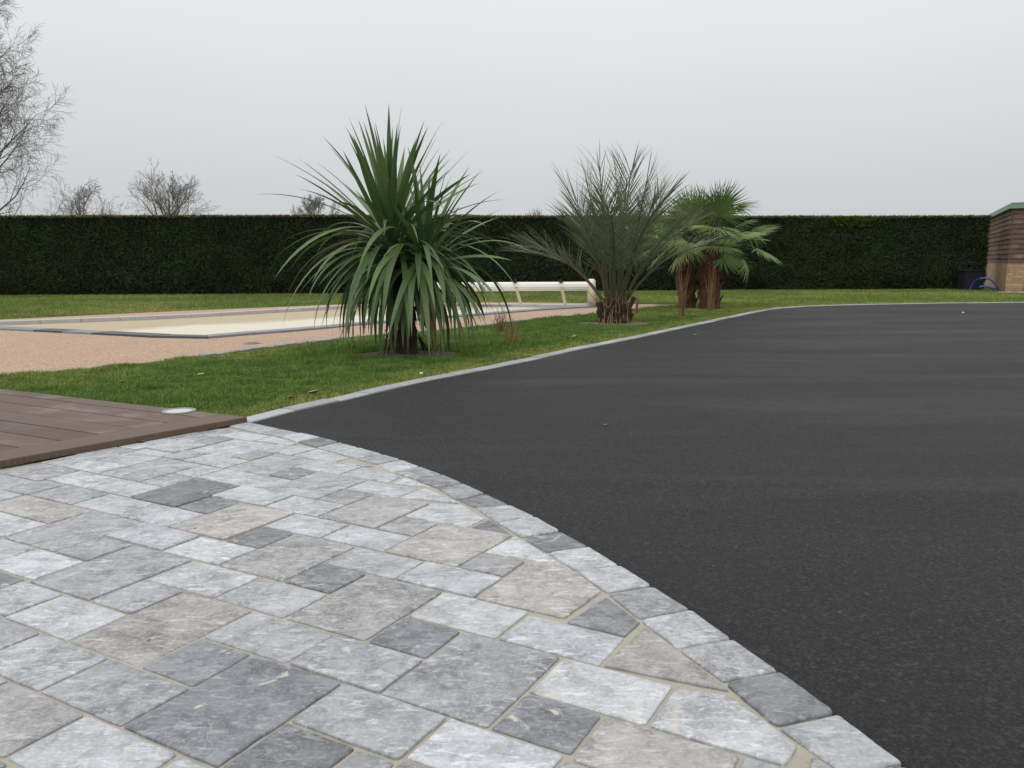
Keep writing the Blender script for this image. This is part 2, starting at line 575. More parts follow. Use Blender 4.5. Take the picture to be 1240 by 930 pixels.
STONES = [
('p',[(-1.295,1.649),(-1.034,1.503),(-0.943,1.666),(-1.204,1.812)]),
('l',[(-1.033,1.505),(-0.768,1.357),(-0.678,1.518),(-0.943,1.666)]),
('l',[(-1.364,1.902),(-1.111,1.760),(-1.019,1.925),(-1.272,2.067)]),
('g',[(-1.111,1.760),(-0.848,1.613),(-0.755,1.778),(-1.019,1.925)]),
('g',[(-1.573,1.931),(-1.401,1.836),(-1.272,2.067),(-1.443,2.163)]),
('w',[(-1.443,2.162),(-1.181,2.016),(-1.090,2.179),(-1.352,2.325)]),
('l',[(-1.633,2.274),(-1.440,2.167),(-1.352,2.325),(-1.544,2.433)]),
('b',[(-1.181,2.016),(-0.926,1.873),(-0.742,2.203),(-0.997,2.345)]),
('d',[(-0.926,1.873),(-0.755,1.778),(-0.664,1.942),(-0.834,2.037)]),
('d',[(-0.848,1.613),(-0.586,1.467),(-0.402,1.795),(-0.664,1.942)]),
('g',[(-1.257,2.272),(-1.090,2.179),(-0.997,2.345),(-1.164,2.439)]),
('l',[(-0.834,2.037),(-0.567,1.888),(-0.475,2.053),(-0.742,2.203)]),
('l',[(-0.567,1.888),(-0.311,1.744),(-0.219,1.910),(-0.475,2.053)]),
('d',[(-0.390,2.006),(-0.219,1.910),(-0.132,2.065),(-0.303,2.161)]),
('p',[(-0.645,2.149),(-0.390,2.006),(-0.207,2.333),(-0.462,2.476)]),
('l',[(-0.894,2.288),(-0.645,2.149),(-0.552,2.316),(-0.800,2.455)]),
('w',[(-0.303,2.161),(-0.044,2.016),(0.052,2.188),(-0.207,2.333)]),
('g',[(-0.311,1.744),(-0.054,1.601),(0.126,1.921),(-0.132,2.065)]),
('l',[(-0.493,1.634),(-0.230,1.487),(-0.140,1.648),(-0.402,1.795)]),
('d',[(-0.621,1.405),(-0.448,1.308),(-0.320,1.537),(-0.493,1.634)]),
('g',[(-0.447,1.309),(-0.358,1.259),(-0.230,1.487),(-0.320,1.537)]),
('w',[(-0.223,1.500),(0.026,1.361),(0.109,1.509),(-0.140,1.648)]),
('d',[(-0.723,2.412),(-0.552,2.316),(-0.462,2.476),(-0.633,2.572)]),
('l',[(-0.633,2.572),(-0.375,2.427),(-0.287,2.584),(-0.546,2.729)]),
('l',[(-0.375,2.427),(-0.116,2.282),(-0.028,2.439),(-0.287,2.584)]),
('p',[(-0.184,2.526),(-0.030,2.441),(0.047,2.580),(-0.106,2.665)]),
('w',[(-0.044,2.016),(0.216,1.871),(0.302,2.025),(0.043,2.170)]),
('w',[(0.030,1.750),(0.286,1.607),(0.382,1.778),(0.126,1.921)]),
('d',[(-0.054,1.601),(0.118,1.504),(0.202,1.654),(0.030,1.750)]),
('b',[(0.111,1.490),(0.372,1.344),(0.464,1.507),(0.202,1.654)]),
('g',[(0.337,1.280),(0.413,1.238),(0.540,1.464),(0.464,1.507)]),
('p',[(-0.771,3.059),(-0.517,2.917),(-0.338,3.237),(-0.592,3.379)]),
('p',[(-0.517,2.917),(-0.360,2.829),(-0.275,2.981),(-0.432,3.069)]),
('b',[(-0.447,2.674),(-0.184,2.526),(0.006,2.834),(-0.003,2.852),(-0.277,2.978)]),
('l',[(-0.700,2.815),(-0.447,2.674),(-0.360,2.829),(-0.613,2.971)]),
('p',[(-0.976,2.553),(-0.723,2.412),(-0.546,2.729),(-0.799,2.871)]),
('w',[(-0.948,2.954),(-0.700,2.815),(-0.613,2.971),(-0.861,3.109)]),
('d',[(-1.038,2.793),(-0.889,2.710),(-0.799,2.871),(-0.948,2.954)]),
('b',[(-1.305,2.942),(-1.038,2.793),(-0.861,3.109),(-1.128,3.258)]),
('d',[(-1.380,3.195),(-1.215,3.103),(-1.128,3.258),(-1.293,3.351)]),
('d',[(-1.636,3.339),(-1.380,3.195),(-1.205,3.508),(-1.462,3.651)]),
('w',[(-1.293,3.351),(-1.021,3.198),(-0.933,3.356),(-1.205,3.508)]),
('w',[(-1.021,3.198),(-0.771,3.059),(-0.683,3.216),(-0.933,3.356)]),
('l',[(-1.571,3.091),(-1.305,2.942),(-1.215,3.103),(-1.481,3.252)]),
('l',[(-1.499,2.846),(-1.222,2.691),(-1.135,2.847),(-1.411,3.002)]),
('w',[(-1.222,2.691),(-0.976,2.553),(-0.889,2.710),(-1.135,2.847)]),
('w',[(-1.164,2.439),(-0.894,2.288),(-0.800,2.455),(-1.071,2.606)]),
('g',[(-1.527,2.423),(-1.257,2.272),(-1.071,2.606),(-1.340,2.757)]),
('w',[(-1.755,2.566),(-1.521,2.435),(-1.431,2.595),(-1.666,2.726)]),
('w',[(-1.951,2.677),(-1.754,2.567),(-1.666,2.726),(-1.862,2.836)]),
('g',[(-1.863,2.836),(-1.589,2.683),(-1.411,3.002),(-1.685,3.155)]),
('g',[(-1.589,2.683),(-1.431,2.595),(-1.340,2.757),(-1.499,2.846)]),
('w',[(-2.146,3.000),(-1.860,2.840),(-1.778,2.988),(-2.063,3.147)]),
('l',[(-2.096,3.385),(-1.829,3.235),(-1.739,3.396),(-2.006,3.546)]),
('b',[(-2.191,3.219),(-1.778,2.988),(-1.685,3.155),(-2.098,3.386)]),
('w',[(-1.829,3.235),(-1.571,3.091),(-1.481,3.252),(-1.739,3.396)]),
('w',[(-2.335,3.398),(-2.151,3.295),(-2.103,3.382),(-2.287,3.485)]),
('g',[(-2.456,3.759),(-2.178,3.604),(-2.075,3.789),(-2.353,3.944)]),
('g',[(-2.255,3.467),(-2.101,3.381),(-2.008,3.547),(-2.162,3.633)]),
('w',[(-2.162,3.633),(-1.892,3.482),(-1.805,3.638),(-2.075,3.789)]),
('w',[(-1.892,3.482),(-1.636,3.339),(-1.549,3.495),(-1.805,3.638)]),
('w',[(-2.212,3.865),(-1.967,3.728),(-1.882,3.880),(-2.127,4.017)]),
('g',[(-1.706,3.582),(-1.549,3.495),(-1.463,3.649),(-1.619,3.736)]),
('g',[(-1.967,3.728),(-1.706,3.582),(-1.528,3.899),(-1.790,4.045)]),
('l',[(-1.619,3.736),(-1.480,3.659),(-1.389,3.821),(-1.528,3.899)]),
('w',[(-1.695,4.561),(-1.454,4.427),(-1.381,4.555),(-1.402,4.571),(-1.628,4.680)]),
('w',[(-1.364,4.205),(-1.141,4.081),(-1.043,4.243),(-1.283,4.350)]),
('l',[(-1.729,4.212),(-1.448,4.055),(-1.291,4.335),(-1.573,4.493)]),
('p',[(-1.448,4.055),(-1.317,3.981),(-1.233,4.132),(-1.364,4.205)]),
('w',[(-1.666,3.976),(-1.402,3.828),(-1.317,3.981),(-1.580,4.129)]),
('l',[(-1.401,3.830),(-1.154,3.692),(-0.985,3.994),(-1.233,4.132)]),
('d',[(-1.154,3.692),(-1.005,3.609),(-0.924,3.755),(-1.073,3.838)]),
('w',[(-1.073,3.838),(-0.817,3.695),(-0.731,3.848),(-0.987,3.991)]),
('g',[(-1.096,3.447),(-0.830,3.298),(-0.658,3.606),(-0.924,3.755)]),
('p',[(-0.830,3.298),(-0.683,3.216),(-0.592,3.379),(-0.739,3.461)]),
('w',[(-0.739,3.461),(-0.489,3.322),(-0.411,3.462),(-0.660,3.602)]),
('w',[(-1.479,3.661),(-1.096,3.447),(-1.005,3.609),(-1.388,3.823)]),
('l',[(-2.107,4.005),(-1.882,3.880),(-1.786,4.051),(-2.011,4.177)]),
('l',[(-1.811,4.066),(-1.662,3.982),(-1.580,4.129),(-1.729,4.212)]),
('l',[(-1.985,4.264),(-1.769,4.142),(-1.658,4.340),(-1.875,4.461)]),
('p',[(-1.780,4.408),(-1.658,4.340),(-1.573,4.493),(-1.695,4.561)]),
('l',[(-1.939,4.497),(-1.780,4.408),(-1.599,4.724),(-1.775,4.789)]),
('g',[(-2.510,3.610),(-2.255,3.467),(-2.178,3.604),(-2.433,3.747)]),
('b',[(0.147,2.135),(0.273,2.328),(0.229,2.429),(0.173,2.545),(0.053,2.585),(-0.116,2.282)]),
('d',[(0.300,2.026),(0.356,2.114),(0.350,2.131),(0.280,2.297),(0.141,2.115)]),
('b',[(0.421,1.960),(0.362,2.095),(0.216,1.871),(0.511,1.743)]),
('w',[(0.465,1.506),(0.538,1.466),(0.588,1.530),(0.562,1.602),(0.496,1.738),(0.377,1.769),(0.286,1.607)]),
('w',[(-0.171,2.922),(-0.101,3.031),(-0.204,3.219),(-0.339,3.235),(-0.432,3.069)]),
('d',[(-0.065,2.985),(-0.091,3.032),(-0.167,2.916),(0.000,2.845)]),
('w',[(0.174,2.544),(0.012,2.846),(-0.106,2.665)]),
('w',[(-1.211,4.309),(-1.168,4.368),(-1.375,4.558),(-1.446,4.441)]),
('w',[(-0.885,3.938),(-0.824,4.029),(-1.042,4.243),(-1.141,4.081)]),
('w',[(-0.559,3.551),(-0.518,3.658),(-0.549,3.705),(-0.731,3.849),(-0.817,3.695)]),
('w',[(-0.233,3.274),(-0.385,3.470),(-0.489,3.322),(-0.208,3.227)]),
('l',[(-0.708,1.458),(-0.618,1.408),(-0.592,1.470),(-0.674,1.516)]),
('p',[(0.548,1.389),(0.642,1.436),(0.603,1.516)]),
('l',[(-0.875,3.928),(-0.669,3.866),(-0.721,3.842)]),
('w',[(-0.410,3.557),(-0.496,3.658),(-0.548,3.539),(-0.350,3.479)]),
('w',[(-2.260,0.978),(-2.129,0.905),(-1.983,1.166),(-2.114,1.240)]),
('g',[(-2.498,1.168),(-2.323,1.070),(-2.201,1.288),(-2.376,1.386)]),
('l',[(-2.018,0.899),(-1.843,0.802),(-1.697,1.064),(-1.871,1.161)]),
('w',[(-2.866,1.431),(-2.779,1.382),(-2.632,1.644),(-2.720,1.693)]),
('l',[(-3.365,1.768),(-3.234,1.695),(-3.088,1.956),(-3.219,2.030)]),
('w',[(-2.274,1.158),(-2.187,1.109),(-2.041,1.371),(-2.128,1.419)]),
('w',[(-2.056,1.036),(-1.969,0.987),(-1.871,1.161),(-1.958,1.210)]),
('w',[(-1.794,0.889),(-1.707,0.840),(-1.585,1.058),(-1.672,1.107)]),
('l',[(-1.663,0.816),(-1.576,0.767),(-1.430,1.029),(-1.517,1.078)]),
('b',[(-3.123,1.689),(-3.035,1.641),(-2.938,1.815),(-3.025,1.864)]),
('d',[(-2.992,1.616),(-2.817,1.519),(-2.671,1.780),(-2.845,1.878)]),
('d',[(-1.527,0.854),(-1.353,0.757),(-1.206,1.018),(-1.381,1.116)]),
('w',[(-3.161,1.825),(-3.074,1.777),(-2.927,2.038),(-3.015,2.087)]),
('l',[(-2.681,1.557),(-2.419,1.411),(-2.322,1.585),(-2.583,1.732)]),
('g',[(-2.376,1.386),(-2.201,1.288),(-2.103,1.463),(-2.278,1.561)]),
('d',[(-2.114,1.240),(-1.983,1.166),(-1.861,1.385),(-1.992,1.458)]),
('g',[(-1.958,1.210),(-1.697,1.064),(-1.550,1.325),(-1.812,1.472)]),
('w',[(-1.260,0.820),(-1.086,0.722),(-0.964,0.940),(-1.138,1.038)]),
('g',[(-3.025,1.864),(-2.938,1.815),(-2.791,2.077),(-2.879,2.126)]),
('l',[(-2.720,1.693),(-2.632,1.644),(-2.510,1.862),(-2.598,1.911)]),
('d',[(-1.672,1.107),(-1.585,1.058),(-1.463,1.277),(-1.550,1.325)]),
('g',[(-3.219,2.030),(-3.088,1.956),(-2.941,2.218),(-3.072,2.291)]),
('g',[(-2.128,1.419),(-2.041,1.371),(-1.919,1.589),(-2.006,1.638)]),
('w',[(-1.517,1.078),(-1.430,1.029),(-1.283,1.291),(-1.370,1.340)]),
('d',[(-1.037,0.809),(-0.950,0.760),(-0.803,1.022),(-0.890,1.071)]),
('w',[(-2.845,1.878),(-2.671,1.780),(-2.573,1.955),(-2.748,2.053)]),
('l',[(-2.583,1.732),(-2.278,1.561),(-2.132,1.822),(-2.437,1.993)]),
('l',[(-2.278,1.561),(-2.103,1.463),(-2.006,1.638),(-2.180,1.735)]),
('l',[(-1.992,1.458),(-1.861,1.385),(-1.739,1.603),(-1.870,1.676)]),
('b',[(-1.381,1.116),(-1.206,1.018),(-1.109,1.193),(-1.283,1.291)]),
('w',[(-0.901,0.848),(-0.770,0.774),(-0.648,0.993),(-0.779,1.066)]),
('w',[(-3.451,2.331),(-3.364,2.283),(-3.266,2.457),(-3.353,2.506)]),
('g',[(-3.015,2.087),(-2.927,2.038),(-2.781,2.300),(-2.868,2.349)]),
('l',[(-1.138,1.038),(-0.964,0.940),(-0.817,1.202),(-0.992,1.300)]),
('b',[(-2.598,1.911),(-2.510,1.862),(-2.413,2.037),(-2.500,2.086)]),
('b',[(-1.812,1.472),(-1.507,1.301),(-1.385,1.519),(-1.690,1.690)]),
('d',[(-0.721,0.862),(-0.634,0.813),(-0.512,1.031),(-0.599,1.080)]),
('g',[(-0.547,0.764),(-0.459,0.715),(-0.362,0.890),(-0.449,0.939)]),
('g',[(-3.271,2.345),(-3.184,2.297),(-3.038,2.558),(-3.125,2.607)]),
('p',[(-2.879,2.126),(-2.791,2.077),(-2.694,2.251),(-2.781,2.300)]),
('d',[(-2.748,2.053),(-2.573,1.955),(-2.427,2.217),(-2.601,2.314)]),
('b',[(-2.180,1.735),(-1.962,1.613),(-1.840,1.831),(-2.058,1.953)]),
('l',[(-0.609,0.857),(-0.522,0.808),(-0.425,0.982),(-0.512,1.031)]),
('l',[(-0.435,0.759),(-0.348,0.710),(-0.226,0.928),(-0.313,0.977)]),
('w',[(-3.465,2.511),(-3.378,2.462),(-3.280,2.637),(-3.367,2.686)]),
('b',[(-3.072,2.291),(-2.941,2.218),(-2.795,2.480),(-2.926,2.553)]),
('g',[(-1.370,1.340),(-1.152,1.217),(-1.003,1.485),(-1.221,1.607)]),
('l',[(-0.890,1.071),(-0.803,1.022),(-0.706,1.197),(-0.793,1.246)]),
('g',[(-3.353,2.506),(-3.266,2.457),(-3.168,2.632),(-3.256,2.680)]),
('w',[(-2.437,1.993),(-2.132,1.822),(-1.985,2.084),(-2.291,2.255)]),
('l',[(-1.870,1.676),(-1.739,1.603),(-1.592,1.865),(-1.723,1.938)]),
('w',[(-0.779,1.066),(-0.648,0.993),(-0.526,1.211),(-0.657,1.284)]),
('d',[(-2.500,2.086),(-2.413,2.037),(-2.315,2.212),(-2.402,2.260)]),
('b',[(-0.449,0.939),(-0.362,0.890),(-0.215,1.152),(-0.302,1.200)]),
('b',[(-0.274,0.841),(-0.056,0.719),(0.066,0.937),(-0.152,1.059)]),
('l',[(-3.610,2.764),(-3.523,2.715),(-3.376,2.977),(-3.464,3.026)]),
('g',[(-2.868,2.349),(-2.694,2.251),(-2.596,2.426),(-2.771,2.524)]),
('b',[(-1.690,1.690),(-1.472,1.568),(-1.341,1.802),(-1.559,1.924)]),
('w',[(-1.472,1.568),(-1.297,1.470),(-1.221,1.607),(-1.395,1.705)]),
('g',[(-1.035,1.324),(-0.817,1.202),(-0.740,1.341),(-0.958,1.463)]),
('w',[(-0.599,1.080),(-0.425,0.982),(-0.291,1.220),(-0.466,1.318)]),
('w',[(-0.032,0.763),(0.055,0.714),(0.202,0.976),(0.115,1.024)]),
('l',[(-3.367,2.686),(-3.280,2.637),(-3.134,2.899),(-3.221,2.947)]),
('d',[(-2.058,1.953),(-1.796,1.807),(-1.650,2.069),(-1.912,2.215)]),
('w',[(-0.821,1.261),(-0.706,1.197),(-0.597,1.391),(-0.712,1.456)]),
('g',[(-0.313,0.977),(-0.226,0.928),(-0.104,1.146),(-0.191,1.195)]),
('p',[(-3.256,2.680),(-3.168,2.632),(-3.071,2.806),(-3.158,2.855)]),
('g',[(-3.125,2.607),(-3.038,2.558),(-2.916,2.777),(-3.003,2.825)]),
('l',[(-2.601,2.314),(-2.427,2.217),(-2.280,2.479),(-2.455,2.576)]),
('b',[(-2.926,2.553),(-2.795,2.480),(-2.673,2.698),(-2.804,2.771)]),
('p',[(-2.402,2.260),(-2.315,2.212),(-2.169,2.473),(-2.256,2.522)]),
('w',[(-1.399,1.699),(-1.299,1.643),(-1.204,1.812),(-1.304,1.868)]),
('w',[(-0.657,1.284),(-0.526,1.211),(-0.466,1.318),(-0.597,1.391)]),
('l',[(-2.771,2.524),(-2.596,2.426),(-2.474,2.644),(-2.649,2.742)]),
('l',[(-2.291,2.255),(-2.072,2.133),(-1.926,2.395),(-2.144,2.517)]),
('w',[(-2.072,2.133),(-1.985,2.084),(-1.839,2.346),(-1.926,2.395)]),
('w',[(-0.152,1.059),(0.022,0.962),(0.120,1.136),(-0.055,1.234)]),
('g',[(0.284,0.815),(0.371,0.766),(0.469,0.941),(0.382,0.990)]),
('g',[(-1.699,1.982),(-1.581,1.916),(-1.441,2.167),(-1.558,2.233)]),
('b',[(-0.370,1.238),(-0.215,1.152),(-0.118,1.326),(-0.272,1.413)]),
('w',[(0.221,0.908),(0.308,0.859),(0.455,1.121),(0.368,1.169)]),
('b',[(-3.507,3.050),(-3.376,2.977),(-3.327,3.064),(-3.458,3.138)]),
('p',[(-3.158,2.855),(-3.071,2.806),(-2.949,3.024),(-3.036,3.073)]),
('g',[(-0.191,1.195),(-0.104,1.146),(0.019,1.365),(-0.069,1.414)]),
('l',[(0.115,1.024),(0.202,0.976),(0.300,1.150),(0.212,1.199)]),
('d',[(0.420,0.854),(0.682,0.707),(0.746,0.875),(0.518,1.028)]),
('b',[(-3.221,2.947),(-3.134,2.899),(-3.036,3.073),(-3.123,3.122)]),
('w',[(-3.046,2.850),(-2.916,2.777),(-2.818,2.951),(-2.949,3.024)]),
('g',[(-1.912,2.215),(-1.650,2.069),(-1.558,2.233),(-1.820,2.379)]),
('w',[(-3.415,3.113),(-3.327,3.064),(-3.181,3.326),(-3.268,3.375)]),
('w',[(-2.804,2.771),(-2.673,2.698),(-2.551,2.916),(-2.682,2.990)]),
('l',[(-2.455,2.576),(-2.280,2.479),(-2.134,2.740),(-2.308,2.838)]),
('l',[(-0.047,1.230),(0.163,1.112),(0.312,1.378),(0.102,1.495)]),
('g',[(0.382,0.990),(0.469,0.941),(0.567,1.115),(0.479,1.164)]),
('g',[(-2.649,2.742),(-2.474,2.644),(-2.328,2.906),(-2.502,3.004)]),
('l',[(-2.256,2.522),(-2.169,2.473),(-2.022,2.735),(-2.109,2.784)]),
('p',[(-0.272,1.413),(-0.118,1.326),(-0.069,1.414),(-0.223,1.500)]),
('w',[(-2.144,2.517),(-1.839,2.346),(-1.725,2.549),(-2.031,2.720)]),
('l',[(0.212,1.199),(0.300,1.150),(0.364,1.265),(0.277,1.314)]),
('g',[(-3.123,3.122),(-2.862,2.976),(-2.715,3.237),(-2.977,3.384)]),
('d',[(-1.814,2.390),(-1.627,2.285),(-1.538,2.444),(-1.725,2.549)]),
('p',[(0.373,1.166),(0.455,1.121),(0.601,1.382),(0.519,1.428)]),
('g',[(-2.682,2.990),(-2.551,2.916),(-2.453,3.091),(-2.584,3.164)]),
('w',[(0.504,1.208),(0.695,1.116),(0.676,1.215),(0.553,1.295)]),
('w',[(-2.308,2.838),(-2.134,2.740),(-2.026,2.933),(-2.201,3.031)]),
('b',[(-2.046,2.692),(-1.967,2.647),(-1.859,2.840),(-1.939,2.884)]),
('g',[(-3.200,3.394),(-3.113,3.345),(-2.967,3.607),(-3.054,3.656)]),
('l',[(-2.502,3.004),(-2.284,2.882),(-2.186,3.056),(-2.404,3.178)]),
('w',[(-2.109,2.784),(-2.022,2.735),(-1.939,2.884),(-2.026,2.933)]),
('p',[(0.553,1.295),(0.702,1.220),(0.706,1.297),(0.601,1.382)]),
('g',[(-3.021,3.408),(-2.846,3.311),(-2.700,3.572),(-2.874,3.670)]),
('g',[(-2.846,3.311),(-2.715,3.237),(-2.569,3.499),(-2.700,3.572)]),
('w',[(-2.584,3.164),(-2.453,3.091),(-2.294,3.375),(-2.425,3.448)]),
('p',[(-2.404,3.178),(-2.186,3.056),(-2.118,3.178),(-2.336,3.300)]),
('l',[(-2.874,3.670),(-2.656,3.548),(-2.534,3.766),(-2.752,3.888)]),
('w',[(-2.656,3.548),(-2.571,3.501),(-2.433,3.747),(-2.518,3.794)]),
('w',[(-2.481,3.450),(-2.348,3.376),(-2.287,3.485),(-2.420,3.560)]),
('p',[(-2.752,3.888),(-2.534,3.766),(-2.412,3.984),(-2.630,4.106)]),
('g',[(-2.630,4.106),(-2.455,4.009),(-2.333,4.227),(-2.508,4.325)]),
('l',[(-2.371,3.954),(-2.212,3.865),(-2.111,4.046),(-2.271,4.135)]),
('g',[(-2.287,4.106),(-2.107,4.005),(-1.993,4.208),(-2.173,4.309)]),
('g',[(-2.508,4.325),(-2.290,4.203),(-2.192,4.377),(-2.410,4.499)]),
('l',[(-2.016,4.180),(-1.811,4.066),(-1.769,4.142),(-1.973,4.257)]),
('l',[(-2.173,4.309),(-2.010,4.218),(-1.875,4.461),(-2.037,4.552)]),
('p',[(-2.342,4.518),(-2.168,4.421),(-2.070,4.595),(-2.245,4.693)]),
('w',[(-2.051,4.527),(-1.953,4.472),(-1.806,4.734),(-1.904,4.789)]),
]
BORDER = [((0.822,0.350),(0.981,0.366)),((0.804,0.506),(0.963,0.526)),((0.783,0.662),(0.941,0.686)),((0.757,0.817),(0.915,0.845)),((0.728,0.971),(0.885,1.003)),((0.695,1.125),(0.851,1.160)),((0.708,1.294),(0.848,1.325)),((0.641,1.438),(0.779,1.474)),((0.562,1.602),(0.717,1.654)),((0.496,1.788),(0.651,1.839)),((0.421,1.960),(0.583,2.014)),((0.350,2.131),(0.511,2.195)),((0.281,2.311),(0.434,2.366)),((0.202,2.489),(0.354,2.538)),((0.114,2.659),(0.269,2.718)),((0.034,2.806),(0.181,2.880)),((-0.065,2.985),(0.092,3.054)),((-0.149,3.165),(-0.010,3.214)),((-0.233,3.274),(-0.116,3.377)),((-0.333,3.457),(-0.221,3.540)),((-0.451,3.609),(-0.327,3.694)),((-0.575,3.744),(-0.443,3.843)),((-0.671,3.888),(-0.557,3.987)),((-0.794,3.997),(-0.667,4.095)),((-0.944,4.154),(-0.821,4.255)),((-1.060,4.259),(-0.959,4.391)),((-1.195,4.395),(-1.085,4.510)),((-1.338,4.532),(-1.235,4.636)),((-1.470,4.624),(-1.379,4.745)),((-1.727,4.822),(-1.649,4.956))]

# ================================================================== THE SETTING
def G(pts, z=0.0): return [ground(x, y, z) for x, y in pts]


CURB_R = G([(303, 511.5), (347, 500), (389, 490.5), (447, 477.5), (513, 462), (560, 453), (640, 437), (700, 423.5), (760, 411.5),
            (824.5, 397.8), (889, 384), (918, 377.8), (937, 374.4), (960, 372)], .006)
tail = [(6.9, 17.75), (8.4, 18.2), (10.2, 18.55), (12.4, 18.8), (15, 19.0), (22, 19.4), (40, 20.2)]
CURB_R = CURB_R + tail
BO = [o for i, o in BORDER]
BI = [i for i, o in BORDER]


def smooth_line(pts, step=.1):
    """Catmull-Rom resampling of a polyline"""
    P = [Vector((p[0], p[1], 0)) for p in pts]
    res = []
    for i in range(len(P) - 1):
        p0, p1, p2, p3 = P[max(i - 1, 0)], P[i], P[i + 1], P[min(i + 2, len(P) - 1)]
        n = max(1, int((p2 - p1).length / step))
        for k in range(n):
            t = k / n
            res.append(.5 * ((2 * p1) + (p2 - p0) * t + (2 * p0 - 5 * p1 + 4 * p2 - p3) * t * t + (3 * p1 - p0 - 3 * p2 + p3) * t ** 3))
    res.append(P[-1])
    return res


def arc_pick(line, s):
    """point and tangent at arc length s"""
    acc = 0
    for a, c_ in zip(line, line[1:]):
        d = (c_ - a).length
        if acc + d >= s and d > 0:
            return a + (c_ - a) * ((s - acc) / d), (c_ - a).normalized()
        acc += d
    return line[-1], (line[-1] - line[-2]).normalized()


def length_of(line): return sum((b_ - a).length for a, b_ in zip(line, line[1:]))


curb_line = smooth_line(CURB_R, .15)
CURB_W = .145

# pool outline (inner edge of the coping), surveyed round the rim
POOL = G([(236, 409), (250, 408.4), (268, 406.4), (345, 400.6), (393.5, 396.2), (429, 392.6), (513, 386), (576, 381), (650, 375.2), (712, 371.8),
          (640, 370.2), (560, 369.6), (480, 370.2), (430, 371.4), (400, 373.0), (300, 378.6), (200, 384), (100, 387.9), (0, 391.4), (-86, 394.4),
          (0, 397.4), (110, 402.4), (200, 407), (222, 408.4)])
POOL = POOL[9:] + POOL[:9]
RESIN = G([(-330, 492), (-100, 466), (0, 455.5), (40, 452.5), (77, 450.5), (129, 444), (177, 440), (200, 437.6), (297, 424.6), (345, 418.2), (393.5, 412.6),
           (426, 409), (510, 402), (555, 398.4), (640, 388), (721, 380.2), (760, 375.8), (817, 369.2), (770, 368.4), (728, 367.6), (640, 366.4), (560, 366.2),
           (480, 367), (400, 369.2), (300, 373.4), (200, 377.6), (100, 382.4), (0, 387.2), (-150, 394), (-420, 404)])

gs = 1600
sheet('ground', [[(-gs, -gs), (gs, -gs), (gs, gs), (-gs, gs)], POOL], -.010, M['lawn'])
sheet('pool_terrace', [RESIN, POOL], .003, M['resin'])

asph = [(p.x, p.y) for p in curb_line] + [(40, -6), (-.5, -6), (.6, -1)] + [(p[0] - .03, p[1] - .02) for p in BO]
sheet('asphalt_drive', [asph], 0.0, M['asphalt'])

# --- mortar bed under the stones, then every stone
bed = [(p[0] - .025, p[1] - .015) for p in BO] + [(-2.2, 5.3), (-4.6, 4.4), (-4.6, .5), (1.0, .5)]
paving = sheet('stone_paving', [bed], .0055, M['mortar'])
tag(paving, 'grey natural stone patio paving with sandy joints', None)


def inset_poly(pl, d):
    n = len(pl)
    res = []
    for i in range(n):
        p0, p1, p2 = Vector(pl[i - 1]), Vector(pl[i]), Vector(pl[(i + 1) % n])
        e0, e1 = (p1 - p0), (p2 - p1)
        if e0.length < 1e-6 or e1.length < 1e-6: return None
        e0.normalize(); e1.normalize()
        n0, n1 = Vector((-e0.y, e0.x)), Vector((-e1.y, e1.x))
        m = n0 + n1
        if m.length < 1e-6: return None
        m.normalize()
        k = max(.45, m.dot(n0))
        res.append(p1 + m * (d / k))
    return res


def ccw(pl):
    a = sum(pl[i][0] * pl[(i + 1) % len(pl)][1] - pl[(i + 1) % len(pl)][0] * pl[i][1] for i in range(len(pl)))
    return list(pl) if a > 0 else list(pl)[::-1]


